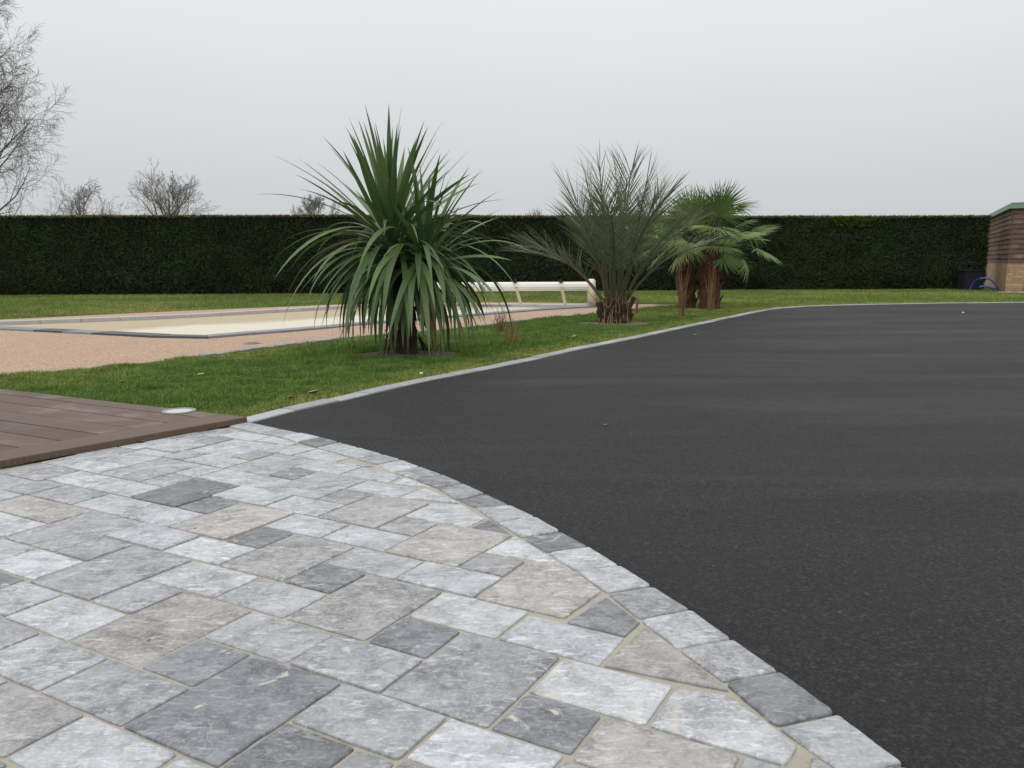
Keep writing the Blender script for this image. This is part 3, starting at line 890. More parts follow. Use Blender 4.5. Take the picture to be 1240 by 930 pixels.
def stone_piece(name, pl, material, parent, joint=.0052, top=.0125, edge=.0042, rough=.0020, seg=.030, round_=.006):
    base = ccw(pl)
    c0 = inset_poly(base, joint)
    if c0 is None: return
    n = len(c0)
    rr_ = [min(round_ * rnd.uniform(.5, 1.6), (c0[i] - c0[i - 1]).length * .3, (c0[(i + 1) % n] - c0[i]).length * .3) for i in range(n)]
    cnt = [max(1, int((c0[(i + 1) % n] - c0[i]).length / seg)) for i in range(n)]
    cen = sum(c0, Vector((0, 0))) / n

    def ring_at(d):
        q = inset_poly(base, joint + d)
        # never let the inset corner run past the middle of a sharp stone
        for i in range(n):
            m = (q[i] - c0[i]); lim = (cen - c0[i]).length * .35
            if m.length > lim: q[i] = c0[i] + m * (lim / m.length)
        res = []
        for i in range(n):
            p0, p1, p2 = q[i - 1], q[i], q[(i + 1) % n]
            a_ = p1 + (p0 - p1).normalized() * rr_[i]
            b2 = p1 + (p2 - p1).normalized() * rr_[i]
            e2 = p2 + (p1 - p2).normalized() * rr_[(i + 1) % n]
            res += [a_, (a_ + b2 + p1 * 1.2) / 3.2]
            res += [b2.lerp(e2, j / cnt[i]) for j in range(cnt[i])]
        return res
    rings = [ring_at(0), ring_at(0), ring_at(edge * .45), ring_at(edge * 1.5)]
    m = len(rings[0])
    tx, ty = rnd.gauss(0, .004), rnd.gauss(0, .004)
    dz = rnd.gauss(0, .0012)
    zs = [-.004, top - edge * .9, top - edge * .3, top]
    jit = []
    for i in range(m):
        p = rings[0][i]
        w = noise.noise(Vector((p.x * 19, p.y * 19, 3.1))) * rough * 1.7 + rnd.uniform(-1, 1) * rough * .45
        dirn = (cen - p).normalized()
        jit.append(dirn * w)
    V, Fc = [], []
    for r, z in zip(rings, zs):
        for i, p in enumerate(r):
            q = p + jit[i]
            zz = z if z < 0 else z + dz + (q.x - cen.x) * tx + (q.y - cen.y) * ty
            V.append((q.x, q.y, zz))
    for r in range(3):
        for i in range(m):
            i2 = (i + 1) % m
            Fc.append((r * m + i, r * m + i2, (r + 1) * m + i2, (r + 1) * m + i))
    V.append((cen.x, cen.y, top + dz))
    for i in range(m):
        Fc.append((3 * m + i, 3 * m + (i + 1) % m, 4 * m))
    o = mesh_obj(name, V, Fc, material, parent)
    me = o.data
    me.polygons.foreach_set('use_smooth', [k >= m for k in range(len(me.polygons))])
    return o


for t_, pl_ in STONES:
    stone_piece('paving_stone', pl_, M['stone_' + t_], paving)
border = empty('paving_border', (-.5, 4, 0))
tag(border, 'curved row of grey setts between patio and asphalt', kind='structure')
border_tones = 'lgblgl' + 'g' + 'ldglgl' + 'ldlldgdglglldlgll'
for k in range(len(BORDER) - 1):
    (i0, o0), (i1, o1) = BORDER[k], BORDER[k + 1]
    s = stone_piece('border_stone', [i0, o0, o1, i1], M['stone_' + border_tones[k % len(border_tones)]], None, joint=.0045, top=.0140, edge=.0065, round_=.010)
    s.parent = border
    s.matrix_parent_inverse = Matrix.Translation((.5, -4, 0))

# --- pale granite edging strip beside the drive
edging = empty('granite_edging', (0, 0, 0))
tag(edging, 'narrow pale granite edging strip along the asphalt', kind='structure')
L_total = length_of(curb_line)
s = 0.0
while s < min(L_total, 32):
    ln = rnd.uniform(.34, .46) if s < 8 else rnd.uniform(.7, 1.0)
    a, ta = arc_pick(curb_line, s + .005)
    c_, tb = arc_pick(curb_line, s + ln - .005)
    na, nb = Vector((-ta.y, ta.x, 0)), Vector((-tb.y, tb.x, 0))
    w = CURB_W + rnd.uniform(-.006, .006)
    pl_ = [a[:2], c_[:2], (c_ + nb * w)[:2], (a + na * w)[:2]]
    stone_piece('edging_stone', pl_, M['granite'], edging, joint=.0038, top=.012 + rnd.uniform(-.002, .003), edge=.006, seg=.12)
    s += ln

# --- pool: coping stones, cover
coping = empty('pool_coping', (0, 0, 0))
tag(coping, 'grey stone coping around the covered swimming pool', kind='structure')
pool_line = smooth_line(POOL + [POOL[0]], .2)
Lp = length_of(pool_line)
a_ = sum(POOL[i][0] * POOL[(i + 1) % len(POOL)][1] - POOL[(i + 1) % len(POOL)][0] * POOL[i][1] for i in range(len(POOL)))
sgn = 1 if a_ > 0 else -1
s = 0.0
while s < Lp - .2:
    ln = min(.62, Lp - s)
    a, ta = arc_pick(pool_line, s + .004)
    c_, tb = arc_pick(pool_line, s + ln - .004)
    na, nb = Vector((ta.y, -ta.x, 0)) * sgn, Vector((tb.y, -tb.x, 0)) * sgn
    mid = (a + c_) / 2
    w0, w1 = -.03, .27
    pl_ = [(a + na * w0)[:2], (c_ + nb * w0)[:2], (c_ + nb * w1)[:2], (a + na * w1)[:2]]
    bm = bmesh.new()
    bm_prism(bm, ccw(pl_), -.05, .030 + rnd.uniform(-.003, .003))
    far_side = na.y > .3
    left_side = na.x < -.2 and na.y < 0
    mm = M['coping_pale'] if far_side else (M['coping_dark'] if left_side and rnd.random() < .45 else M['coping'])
    from_bm('coping_stone', bm, mm, coping)
    s += ln
# rim wall below the coping
V, Fc = [], []
pw = pool_line[:-1]
for p in pw:
    V += [(p.x, p.y, .0), (p.x, p.y, -.4)]
n_ = len(pw)
Fc = [(2 * i, 2 * ((i + 1) % n_), 2 * ((i + 1) % n_) + 1, 2 * i + 1) for i in range(n_)]
mesh_obj('pool_wall', V, Fc, M['coping_dark'], coping)
cover = sheet('pool_cover', [[(p.x, p.y) for p in pool_line[:-1]]], -.035, M['cover'])
del cover['kind']
tag(cover, 'cream pool cover with tan water stain stretched over the pool', 'pool cover')

# --- little cobbles between terrace and lawn
cob = empty('cobble_edging', (0, 0, 0))
tag(cob, 'thin line of grey cobbles between pink terrace and lawn', kind='structure')
cl = smooth_line(RESIN[5:18], .15)
s = 0.6
while s < length_of(cl) - .1:
    ln = rnd.uniform(.13, .19)
    a, ta = arc_pick(cl, s)
    c_, tb = arc_pick(cl, s + ln - .012)
    na = Vector((ta.y, -ta.x, 0))
    j = rnd.uniform(-.012, .012)
    pl_ = ccw([(a + na * (-.05 + j))[:2], (c_ + na * (-.05 + j))[:2], (c_ + na * (.06 + j))[:2], (a + na * (.06 + j))[:2]])
    bm = bmesh.new()
    bm_prism(bm, pl_, -.01, .016 + rnd.uniform(-.004, .006))
    from_bm('cobble', bm, M['cobble'], cob)
    s += ln

# ================================================================== timber deck
Cn = Vector(ground(299, 505, .05))
DB = Vector((-.8877, .4605))                    # along the boards
DN = Vector((-.4605, -.8877))                   # across the boards, towards the patio
DF = (Vector(ground(0, 558, .05)) - Cn).normalized()    # along the front trim
DFN = Vector((DF.y, -DF.x))
if DFN.dot(DB) < 0: DFN = -DFN
deck = empty('timber_deck', (Cn.x, Cn.y, 0))
tag(deck, 'brown composite board deck meeting the stone patio at the left', 'deck')
dinv = Matrix.Translation((-Cn.x, -Cn.y, 0))


def deck_part(name, pts, z0, z1, mat_, bevel=.004):
    bm = bmesh.new()
    bm_prism(bm, ccw([tuple(p) for p in pts]), z0, z1)
    bmesh.ops.recalc_face_normals(bm, faces=bm.faces)
    top = [e_ for e_ in bm.edges if all(abs(v.co.z - z1) < 1e-6 for v in e_.verts)]
    bmesh.ops.bevel(bm, geom=top, offset=bevel, segments=2, affect='EDGES', profile=.6)
    o = from_bm(name, bm, mat_, deck)
    o.matrix_parent_inverse = dinv
    return o


def on_trim(off, inset):
    """where the line at board offset `off` meets the line `inset` behind the front edge"""
    # Cn + DN*off + DB*t ; distance to the front line = inset
    p = Cn + DN * off
    t = (inset - (p - Cn).dot(DFN)) / DB.dot(DFN)
    return p + DB * t


TRIM = .232
offs = [0.0, .138] + [.138 + .2015 * k for k in range(1, 14)]
for i in range(len(offs) - 1):
    o0, o1 = offs[i] + (.0 if i == 0 else .0045), offs[i + 1] - .0045
    zt_ = .050 + rnd.uniform(-.001, .001)
    a, c_ = on_trim(o0, TRIM + .004), on_trim(o1, TRIM + .004)
    if i == 0:
        cut = Cn + DB * 1.62
        deck_part('board', [a, Cn + DB * 1.6 + DN * o0, Cn + DB * 1.72 + DN * o1, c_], .022, zt_, M['deck'])
        deck_part('board', [Cn + DB * 1.608 + DN * o0, Cn + DB * 6 + DN * o0, Cn + DB * 6 + DN * o1, Cn + DB * 1.728 + DN * o1], .022, zt_ + .001, M['deck'])
    else:
        deck_part('board', [a, Cn + DB * 6 + DN * o0, Cn + DB * 6 + DN * o1, c_], .022, zt_, M['deck'])
deck_part('trim_board', [Cn, Cn + DF * 3.2, on_trim(0, TRIM) + DF * 3.2, on_trim(0, TRIM)], .0165, .0515, M['deck_trim'], .007)
u0, u1 = Cn + DB * .12 + DN * .05, Cn + DB * 6 + DN * .05
deck_part('joist', [u0 + DF * .06, u1, u1 + DF * 2.9, u0 + DF * 2.9], .0085, .021, M['dark_pl'])

# recessed light in the deck corner
lx, ly = ground(216.5, 498, .052)
light = empty('deck_light', (lx, ly, .05))
tag(light, 'round frosted white light set into the deck corner', 'light')
V, Fc = [], []
def ringmesh(r0, r1, z0, z1, n=36):
    V, Fc = [], []
    for r, z in ((r0, z0), (r0, z1), (r1, z1), (r1, z0)):
        for k in range(n):
            t = 2 * math.pi * k / n
            V.append((r * math.cos(t), r * math.sin(t), z))
    for j in range(3):
        for k in range(n):
            Fc.append((j * n + k, j * n + (k + 1) % n, (j + 1) * n + (k + 1) % n, (j + 1) * n + k))
    return V, Fc
V, Fc = ringmesh(.083, .104, .0, .008)
mesh_obj('bezel', V, Fc, M['steel'], light)
V = [(.082 * math.cos(2 * math.pi * k / 36), .082 * math.sin(2 * math.pi * k / 36), .005) for k in range(36)]
V += [(.05 * math.cos(2 * math.pi * k / 36), .05 * math.sin(2 * math.pi * k / 36), .009) for k in range(36)]
Fc = [(k, (k + 1) % 36, 36 + (k + 1) % 36, 36 + k) for k in range(36)] + [tuple(range(36, 72))]
mesh_obj('lens', V, Fc, M['lens'], light, True)

# flat lid in the terrace
lx, ly = ground(305.5, 415.8, .006)
bm = bmesh.new()
bm_prism(bm, [(lx + .085 * math.cos(t * math.pi / 8), ly + .085 * math.sin(t * math.pi / 8)) for t in range(16)], .002, .012)
o = from_bm('drain_lid', bm, M['coping_dark'])
tag(o, 'flat grey round lid set in the pink terrace near the pool', 'lid')
V, Fc = ringmesh(.08, .10, .002, .013, 24)
r_ = mesh_obj('lid_rim', [(x + lx, y + ly, z) for x, y, z in V], Fc, M['steel'], o)

# ================================================================== hedge
hedge = empty('hedge', (0, 26.5, 0))
tag(hedge, 'long dark green clipped conifer hedge closing the garden', 'hedge')
HX = [-34, -15.9, -5.7, 5.0, 15.95]
HY = [24.9, 25.25, 25.6, 27.1, 27.5]
def hedge_y(x): return np.interp(x, HX, HY)
HT = 2.40
V, Fc = [], []
xs = np.linspace(-34, 15.75, 90)
for i, x in enumerate(xs):
    y = float(hedge_y(x))
    for (dy, z) in ((.2, 0.0), (.16, .4), (.13, 1.2), (.12, 2.0), (.06, HT - .015), (1.3, HT - .015), (1.3, 0)):
        V.append((x, y + dy - 0, z))
m_ = 7
for i in range(len(xs) - 1):
    for j in range(m_ - 1):
        Fc.append((i * m_ + j, (i + 1) * m_ + j, (i + 1) * m_ + j + 1, i * m_ + j + 1))
Fc.append(tuple((len(xs) - 1) * m_ + j for j in range(m_)))
Fc.append(tuple(range(m_))[::-1])
o = mesh_obj('core', V, Fc, M['hedge_core'], hedge)
o.matrix_parent_inverse = Matrix.Translation((0, -26.5, 0))

rs = np.random.RandomState(4)


def vnoise(P, scale, seed=0):
    """cheap smooth value noise for arrays"""
    q = P * scale + seed * 17.37
    i = np.floor(q).astype(int)
    f_ = q - i
    f_ = f_ * f_ * (3 - 2 * f_)
    def h(ix):
        s_ = ix[:, 0] * 127.1 + ix[:, 1] * 311.7 + (ix[:, 2] * 74.7 if ix.shape[1] > 2 else 0) + seed * 13.7
        r = np.sin(s_) * 43758.5453
        return r - np.floor(r)
    d = P.shape[1]
    res = np.zeros(len(P))
    for c_ in range(2 ** d):
        w = np.ones(len(P)); ix = i.copy()
        for k in range(d):
            if c_ >> k & 1:
                w = w * f_[:, k]; ix[:, k] += 1
            else:
                w = w * (1 - f_[:, k])
        res += w * h(ix)
    return res


def sprays(P, out, size, tint, k=3):
    """each point becomes a little flat spray of k leaf triangles"""
    n = len(P)
    V = np.zeros((n, k * 3, 3), np.float32)
    C = np.zeros((n, k * 3, 3), np.float32)
    for j in range(k):
        d = out + rs.normal(0, .55, (n, 3))
        d /= np.linalg.norm(d, axis=1, keepdims=True)
        sd_ = np.cross(d, rs.normal(0, 1, (n, 3)))
        sd_ /= np.linalg.norm(sd_, axis=1, keepdims=True) + 1e-6
        s_ = size * rs.uniform(.6, 1.4, n)
        base = P + rs.normal(0, .015, (n, 3))
        V[:, j * 3] = base - sd_ * (s_ * .22)[:, None]
        V[:, j * 3 + 1] = base + sd_ * (s_ * .22)[:, None]
        V[:, j * 3 + 2] = base + d * s_[:, None]
        sh = rs.uniform(.8, 1.2, (n, 1))
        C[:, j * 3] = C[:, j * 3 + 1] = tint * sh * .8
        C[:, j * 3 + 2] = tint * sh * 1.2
    T = np.arange(n * k * 3, dtype=np.int32).reshape(-1, 3)
    return V.reshape(-1, 3), T, C.reshape(-1, 3)


n = 190000
x = rs.uniform(-24, 16.0, n)
z = rs.uniform(.0, HT, n)
lump = vnoise(np.stack([x, z], 1), 1.1, 1) * .6 + vnoise(np.stack([x, z], 1), 3.3, 2) * .4
low = np.clip(1 - z / .45, 0, 1)
keep = rs.uniform(0, 1, n) > low * (.35 + .6 * vnoise(np.stack([x, z], 1), 1.7, 3))
keep &= ~((z > 2.05) & (z < HT) & (rs.uniform(0, 1, n) < 0))
x, z, lump = x[keep], z[keep], lump[keep]
y = hedge_y(x) + .10 - .14 * lump + rs.uniform(0, .07, len(x)) + np.clip(1 - z / .5, 0, 1) * .10
P = np.stack([x, y, z], 1)
base_t = np.array([.066, .094, .052])
tint = base_t * (0.75 + .5 * vnoise(np.stack([x, z], 1), 2.3, 5))[:, None]
yel = vnoise(np.stack([x, z], 1), .8, 7)
tint = tint + (yel > .68)[:, None] * np.array([.010, .010, .0])
# brown dead wood low down and in thin spots
br = (vnoise(np.stack([x, z], 1), 1.3, 9) + np.clip(.55 - z, 0, 1) * .9 + np.clip(1 - np.abs(x - 7) / 3.0, 0, 1) * np.clip(.9 - z, 0, .6) * .45
      + np.exp(-((x - 11.5) / .5) ** 2 - ((z - 1.7) / .5) ** 2) * .35 + np.exp(-((x + 15.2) / .9) ** 2 - ((z - 2.1) / .35) ** 2) * .5)
bm_ = (br + rs.normal(0, .16, len(br))) > 1.12
tint[bm_] = np.array([.062, .046, .030]) * rs.uniform(.5, 1.3, (bm_.sum(), 1))
out_d = np.stack([np.zeros(len(x)), -np.ones(len(x)), np.full(len(x), .35)], 1)
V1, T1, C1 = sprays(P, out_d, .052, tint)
# clipped top edge, lit leaf tips painted in as straw coloured cut twigs
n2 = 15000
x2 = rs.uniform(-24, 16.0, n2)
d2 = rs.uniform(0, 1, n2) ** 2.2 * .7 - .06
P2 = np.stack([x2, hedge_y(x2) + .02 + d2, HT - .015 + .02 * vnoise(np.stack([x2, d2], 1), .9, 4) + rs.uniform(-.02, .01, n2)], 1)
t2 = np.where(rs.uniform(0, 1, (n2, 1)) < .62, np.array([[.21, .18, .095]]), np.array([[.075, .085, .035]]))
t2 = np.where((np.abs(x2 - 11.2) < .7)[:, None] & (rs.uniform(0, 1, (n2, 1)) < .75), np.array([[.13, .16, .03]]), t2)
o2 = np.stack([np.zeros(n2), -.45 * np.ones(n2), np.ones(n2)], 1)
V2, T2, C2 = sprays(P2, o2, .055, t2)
# the yellow-green fresh patch just below the cut
n3 = 500
P3 = np.stack([rs.normal(11.3, .38, n3), np.zeros(n3), HT - np.abs(rs.normal(0, .12, n3)) - .03], 1)
P3[:, 1] = hedge_y(P3[:, 0]) - .04
V3, T3, C3 = sprays(P3, np.tile([[0, -1, .3]], (n3, 1)), .08, np.tile([[.10, .13, .03]], (n3, 1)))
# right end face
n4 = 3500
z4 = rs.uniform(0, HT, n4)
P4 = np.stack([15.82 + rs.uniform(0, .1, n4), 27.5 + rs.uniform(0, 1.1, n4), z4], 1)
V4, T4, C4 = sprays(P4, np.tile([[1, -.2, .3]], (n4, 1)), .085, np.tile([[.035, .052, .026]], (n4, 1)))
Vs, Ts, Cs, off = [], [], [], 0
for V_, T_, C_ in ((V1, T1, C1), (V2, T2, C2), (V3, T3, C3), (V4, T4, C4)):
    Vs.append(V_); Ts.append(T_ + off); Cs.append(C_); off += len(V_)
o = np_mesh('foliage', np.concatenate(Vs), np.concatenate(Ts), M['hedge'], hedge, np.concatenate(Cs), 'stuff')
o.matrix_parent_inverse = Matrix.Translation((0, -26.5, 0))

# ================================================================== bare winter trees behind the hedge
def bare_tree(name, label, base, height, seed, mat_, spread=.5, levels=4, kids=(13, 7, 6, 4), droop=0.0, r0=.14, trunk_frac=.9, limbs=(), first=.25, twig=.007, ratio=.5):
    R_ = random.Random(seed)
    root = empty(name, base)
    tag(root, label, 'tree', 'bare winter trees beyond the hedge')
    parts = {'trunk': ([], []), 'branches': ([], [])}

    def branch(p, d, ln, r, lev):
        nseg = 7 if lev == 0 else (5 if lev == 1 else (4 if lev == 2 else 3))
        pts, rad = [Vector(p)], [r]
        d = d.normalized()
        for i in range(nseg):
            wob = .07 if lev == 0 else (.13 if lev == 1 else .09)
            d = d + Vector((R_.gauss(0, wob), R_.gauss(0, wob), R_.gauss(0, wob)))
            if lev == 0: d = d + Vector((0, 0, .25))
            elif lev <= 2: d = d + Vector((0, 0, .10))
            if lev >= 3: d = d + Vector((0, 0, -droop))
            d.normalize()
            pts.append(pts[-1] + d * ln / nseg)
            rad.append(max(twig * .8, r * (1 - .85 * (i + 1) / nseg)))
        V_, F_ = parts['trunk' if lev == 0 else 'branches']
        tube(V_, F_, pts, rad, 7 if lev == 0 else (5 if lev == 1 else 3))
        if lev < levels:
            k = kids[min(lev, len(kids) - 1)]
            for c_ in range(k):
                t = first + (1 - first) * (c_ + R_.random()) / k if lev == 0 else .15 + .85 * (c_ + R_.random()) / k
                t = min(t, .995)
                i = min(int(t * nseg), nseg - 1)
                q = pts[i].lerp(pts[i + 1], t * nseg - i)
                dd = (pts[i + 1] - pts[i]).normalized()
                az_ = R_.random() * 2 * math.pi
                side = dd.cross(Vector((math.cos(az_), math.sin(az_), .3)))
                if side.length < .1: side = dd.cross(Vector((1, 0, 0)))
                side.normalize()
                if lev == 0:
                    side = Vector((math.cos(az_), math.sin(az_), 0))
                    nd = side * spread * (1.35 - .7 * t) + Vector((0, 0, .55 + .5 * t))
                    l2 = height * ratio * (1.12 - .75 * t) * R_.uniform(.8, 1.15)
                else:
                    nd = dd * .9 + side * .62
                    l2 = ln * R_.uniform(.40, .66) * (1.15 - .45 * t)
                branch(q, nd, l2, max(twig, (rad[i] * .55)), lev + 1)

    branch(Vector((0, 0, 0)), Vector((R_.gauss(0, .05), 0, 1)), height * trunk_frac, r0, 0)
    for (h0, d0, l0, r_0) in limbs:
        branch(Vector((0, 0, h0)), Vector(d0), l0, r_0, 1)
    mesh_obj('trunk', *parts['trunk'], mat_, root, True)
    mesh_obj('crown', *parts['branches'], mat_, root)
    return root


def tree_at(px, depth): return ((px - 620) / FPX * depth, depth, 0)


bl = []
rb = random.Random(3)
for k in range(13):                                    # the limbs that reach over the garden
    hh_ = 1.8 + 8.6 * k / 12
    bl.append((hh_, (.85, rb.uniform(-.35, .35), .30 + .55 * k / 12 + rb.uniform(-.08, .08)), (4.7 - 2.6 * k / 12) * rb.uniform(.85, 1.08), .055 - .002 * k))
bare_tree('birch_tree', 'tall leafless birch with fine hanging twigs at the left edge', tree_at(-18, 35), 11.6, 7, M['birch'], spread=.50,
          levels=4, kids=(13, 8, 7, 6), droop=.13, r0=.15, twig=.0055, ratio=.34, trunk_frac=.90, limbs=bl)
bare_tree('round_oak', 'round bushy leafless tree rising alone behind the hedge', tree_at(209, 62), 8.9, 21, M['twig'], spread=1.0,
          levels=4, kids=(15, 7, 6, 4), r0=.26, trunk_frac=.60, twig=.009, ratio=.60, first=.3)
bare_tree('thin_tree', 'small upright leafless tree between birch and round tree', tree_at(118, 58), 6.8, 5, M['twig'], spread=.9,
          levels=4, kids=(14, 6, 5, 4), r0=.14, twig=.0085, ratio=.48, trunk_frac=.75)
bare_tree('low_tree', 'low leafless tree top showing left of the strap-leaved palm', tree_at(385, 80), 8.0, 9, M['twig'], spread=1.05,
          levels=4, kids=(14, 8, 6, 4), r0=.16, trunk_frac=.72, twig=.013, ratio=.5)
bare_tree('far_tree', 'faint leafless tree top just left of the feather palm', tree_at(645, 95), 7.4, 13, M['twig'], spread=1.0,
          levels=3, kids=(14, 8, 7), r0=.16, trunk_frac=.72, twig=.017, ratio=.5)
bare_tree('far_tree', 'faint leafless tree top hidden partly by the feather palm', tree_at(688, 92), 7.0, 17, M['twig'], spread=1.0,
          levels=3, kids=(12, 8, 7), r0=.16, trunk_frac=.72, twig=.017, ratio=.5)

# ================================================================== timber and brick building at the right
K = Vector((*ground(1218, 353), 0))
DL = Vector((.43, .903, 0)).normalized()          # left face recedes
DR = Vector((.903, -.43, 0)).normalized()
bld = empty('timber_building', K)
tag(bld, 'weathered timber clad building on a buff brick plinth with green roof edge', 'building')
LL, LR = 9.0, 6.0
MW = Matrix(((DR.x, DL.x, 0, 0), (DR.y, DL.y, 0, 0), (0, 0, 1, 0), (0, 0, 0, 1)))     # local x right face, y left face
bld.matrix_world = Matrix.Translation(K) @ MW
def bpart(name, x0, x1, y0, y1, z0, z1, mat_, parent=bld):
    bm = bmesh.new()
    bm_box(bm, x0, x1, y0, y1, z0, z1)
    return from_bm(name, bm, mat_, parent)
bpart('brick_plinth', -.02, LR, -.02, LL, 0, .86, M['brick'])
bpart('wall', .03, LR, .03, LL, .86, 2.50, M['board'])
nb_ = 11
hb = (2.52 - .865) / nb_
for i in range(nb_):
    z0 = .865 + i * hb
    for face in (0, 1):
        V = []
        for (d, z) in ((-.012, z0), (.022, z0 + hb - .004)):
            pass
        prof = [(.03, z0), (-.024, z0), (-.002, z0 + hb - .006), (.03, z0 + hb - .006)]
        a0, a1 = -.02, (LL if face else LR)
        jig = rnd.uniform(-.004, .004)
        for s_ in (a0, a1):
            for (d, z) in prof:
                d2_ = d + jig
                V.append((d2_, s_, z) if face else (s_, d2_, z))
        Fc = [(0, 1, 2, 3), (7, 6, 5, 4), (0, 4, 5, 1), (1, 5, 6, 2), (2, 6, 7, 3), (3, 7, 4, 0)]
        bm = bmesh.new()
        vs = [bm.verts.new(v) for v in V]
        for f_ in Fc: bm.faces.new([vs[k] for k in f_])
        from_bm('cladding_board', bm, M['board'], bld)
bpart('roof_edge', -.10, LR + .1, -.10, LL, 2.525, 2.67, M['green_trim'])
bpart('roof', -.05, LR, -.05, LL, 2.672, 2.70, M['coping_dark'])
bpart('door', .47, 1.4, -.045, .0, .02, 2.1, M['bin'])
sheet('path', [[tuple((K + DR * a + DL * b_)[:2]) for a, b_ in ((-.1, -.12), (-.35, -.9), (6, -.9), (6, -.12))]], .002, M['slab'])

# bin and hose by the building
bx, by = at(1175, 350, 26.9).x, 26.9
bin_ = empty('storage_bin', (bx, by, 0))
tag(bin_, 'dark box standing between hedge end and brick plinth', 'bin')
bm = bmesh.new(); vs = bm_box(bm, -.33, .33, -.22, .22, 0, .60)
for v in vs:
    if v.co.z < .1: v.co.x *= .93; v.co.y *= .93
bmesh.ops.bevel(bm, geom=bm.edges[:], offset=.02, segments=2, affect='EDGES')
from_bm('body', bm, M['bin'], bin_)
bm = bmesh.new(); bm_box(bm, -.36, .36, -.25, .25, .602, .65)
bmesh.ops.bevel(bm, geom=bm.edges[:], offset=.012, segments=2, affect='EDGES')
from_bm('lid', bm, M['bin'], bin_)
V, Fc = [], []
hs = [(1186, 337.5), (1190, 336.8), (1194, 336.8), (1198, 338), (1202, 340.3), (1205, 343.4), (1207.5, 347), (1208.5, 351.2)]
tube(V, Fc, [at(a, c_, 25.7) for a, c_ in hs], [.028] * len(hs), 8, True)
hs = [(1186, 347.5), (1190, 346.6), (1194, 346.4), (1198, 347.3), (1201, 348.8), (1203.5, 351.2)]
tube(V, Fc, [at(a, c_, 25.6) for a, c_ in hs], [.028] * len(hs), 8, True)
tube(V, Fc, [at(1186, 337.5, 25.7), at(1180, 340.5, 26.2), at(1174, 351, 26.35)], [.028] * 3, 8)
o = mesh_obj('garden_hose', V, Fc, M['blue'], None, True)
tag(o, 'arched blue hose lying in front of the brick plinth', 'hose')

# ================================================================== pool cover roller
RD = 17.75
pa, pb = at(503, 347.6, RD), at(712, 347.6, RD)
roller = empty('cover_roller', (pb.x, RD, 0))
tag(roller, 'white pool cover roller with cream end housings beyond the pool', 'roller')
rinv = Matrix.Translation((-pb.x, -RD, 0))
V, Fc = [], []
rr = .098
# slatted roll: an eighteen-sided drum with slightly stepped slats
N_ = 22
for xx in (pa.x, pb.x):
    for k in range(N_):
        t = 2 * math.pi * k / N_
        q = rr * (1 + (.03 if k % 2 else -.03))
        V.append((xx, RD + q * math.cos(t), pa.z + q * math.sin(t)))
Fc = [(k, (k + 1) % N_, N_ + (k + 1) % N_, N_ + k) for k in range(N_)] + [tuple(range(N_))[::-1], tuple(range(N_, 2 * N_))]
o = mesh_obj('roll', V, Fc, M['white_pl'], roller); o.matrix_parent_inverse = rinv
for xx in (pb.x, pa.x - .15):
    bm = bmesh.new()
    prof = [(-.19, .0), (.19, .0), (.19, .46)] + [(.19 * math.cos(t * math.pi / 10), .46 + .15 * math.sin(t * math.pi / 10)) for t in range(1, 10)] + [(-.19, .46)]
    lo = [bm.verts.new((xx, RD + a, c_)) for a, c_ in prof]
    hi = [bm.verts.new((xx + .15, RD + a, c_)) for a, c_ in prof]
    bm.faces.new(lo); bm.faces.new(hi[::-1])
    for k in range(len(prof)):
        bm.faces.new((lo[k], lo[(k + 1) % len(prof)], hi[(k + 1) % len(prof)], hi[k]))
    bmesh.ops.recalc_face_normals(bm, faces=bm.faces)
    bmesh.ops.bevel(bm, geom=bm.edges[:], offset=.018, segments=2, affect='EDGES')
    o = from_bm('end_housing', bm, M['cream'], roller, True); o.matrix_parent_inverse = rinv
for (x0, x1) in ((520, 526), (572, 579), (624, 631), (679, 684.5)):
    a0 = at(x0, 341.5, RD); g0 = Vector((*ground(x1, 371.3), .0))
    g0.z = .035
    V, Fc = [], []
    f0 = Vector((a0.x, RD - .115, a0.z - .10))
    pts = [Vector((a0.x, RD + .02, pa.z + rr + .012)), Vector((a0.x, RD - .075, pa.z + .085)), f0 + Vector((0.01, 0, 0)), g0]
    for p in pts:
        V += [p + Vector((-.034, 0, 0)), p + Vector((.034, 0, 0)), p + Vector((.034, -.012, .004)), p + Vector((-.034, -.012, .004))]
    for i in range(len(pts) - 1):
        for k in range(4):
            Fc.append((i * 4 + k, i * 4 + (k + 1) % 4, (i + 1) * 4 + (k + 1) % 4, (i + 1) * 4 + k))
    Fc += [(0, 1, 2, 3), (15, 14, 13, 12)]
    o = mesh_obj('strap', V, Fc, M['cream'], roller); o.matrix_parent_inverse = rinv
    bm = bmesh.new()
    bm_box(bm, a0.x - .035, a0.x + .035, RD - .11, RD - .04, pa.z + .085, pa.z + .13)
    bm_box(bm, a0.x - .02, a0.x + .02, RD - .03, RD + .03, pa.z + .10, pa.z + .155)
    o = from_bm('buckle', bm, M['dark_pl'], roller); o.matrix_parent_inverse = rinv

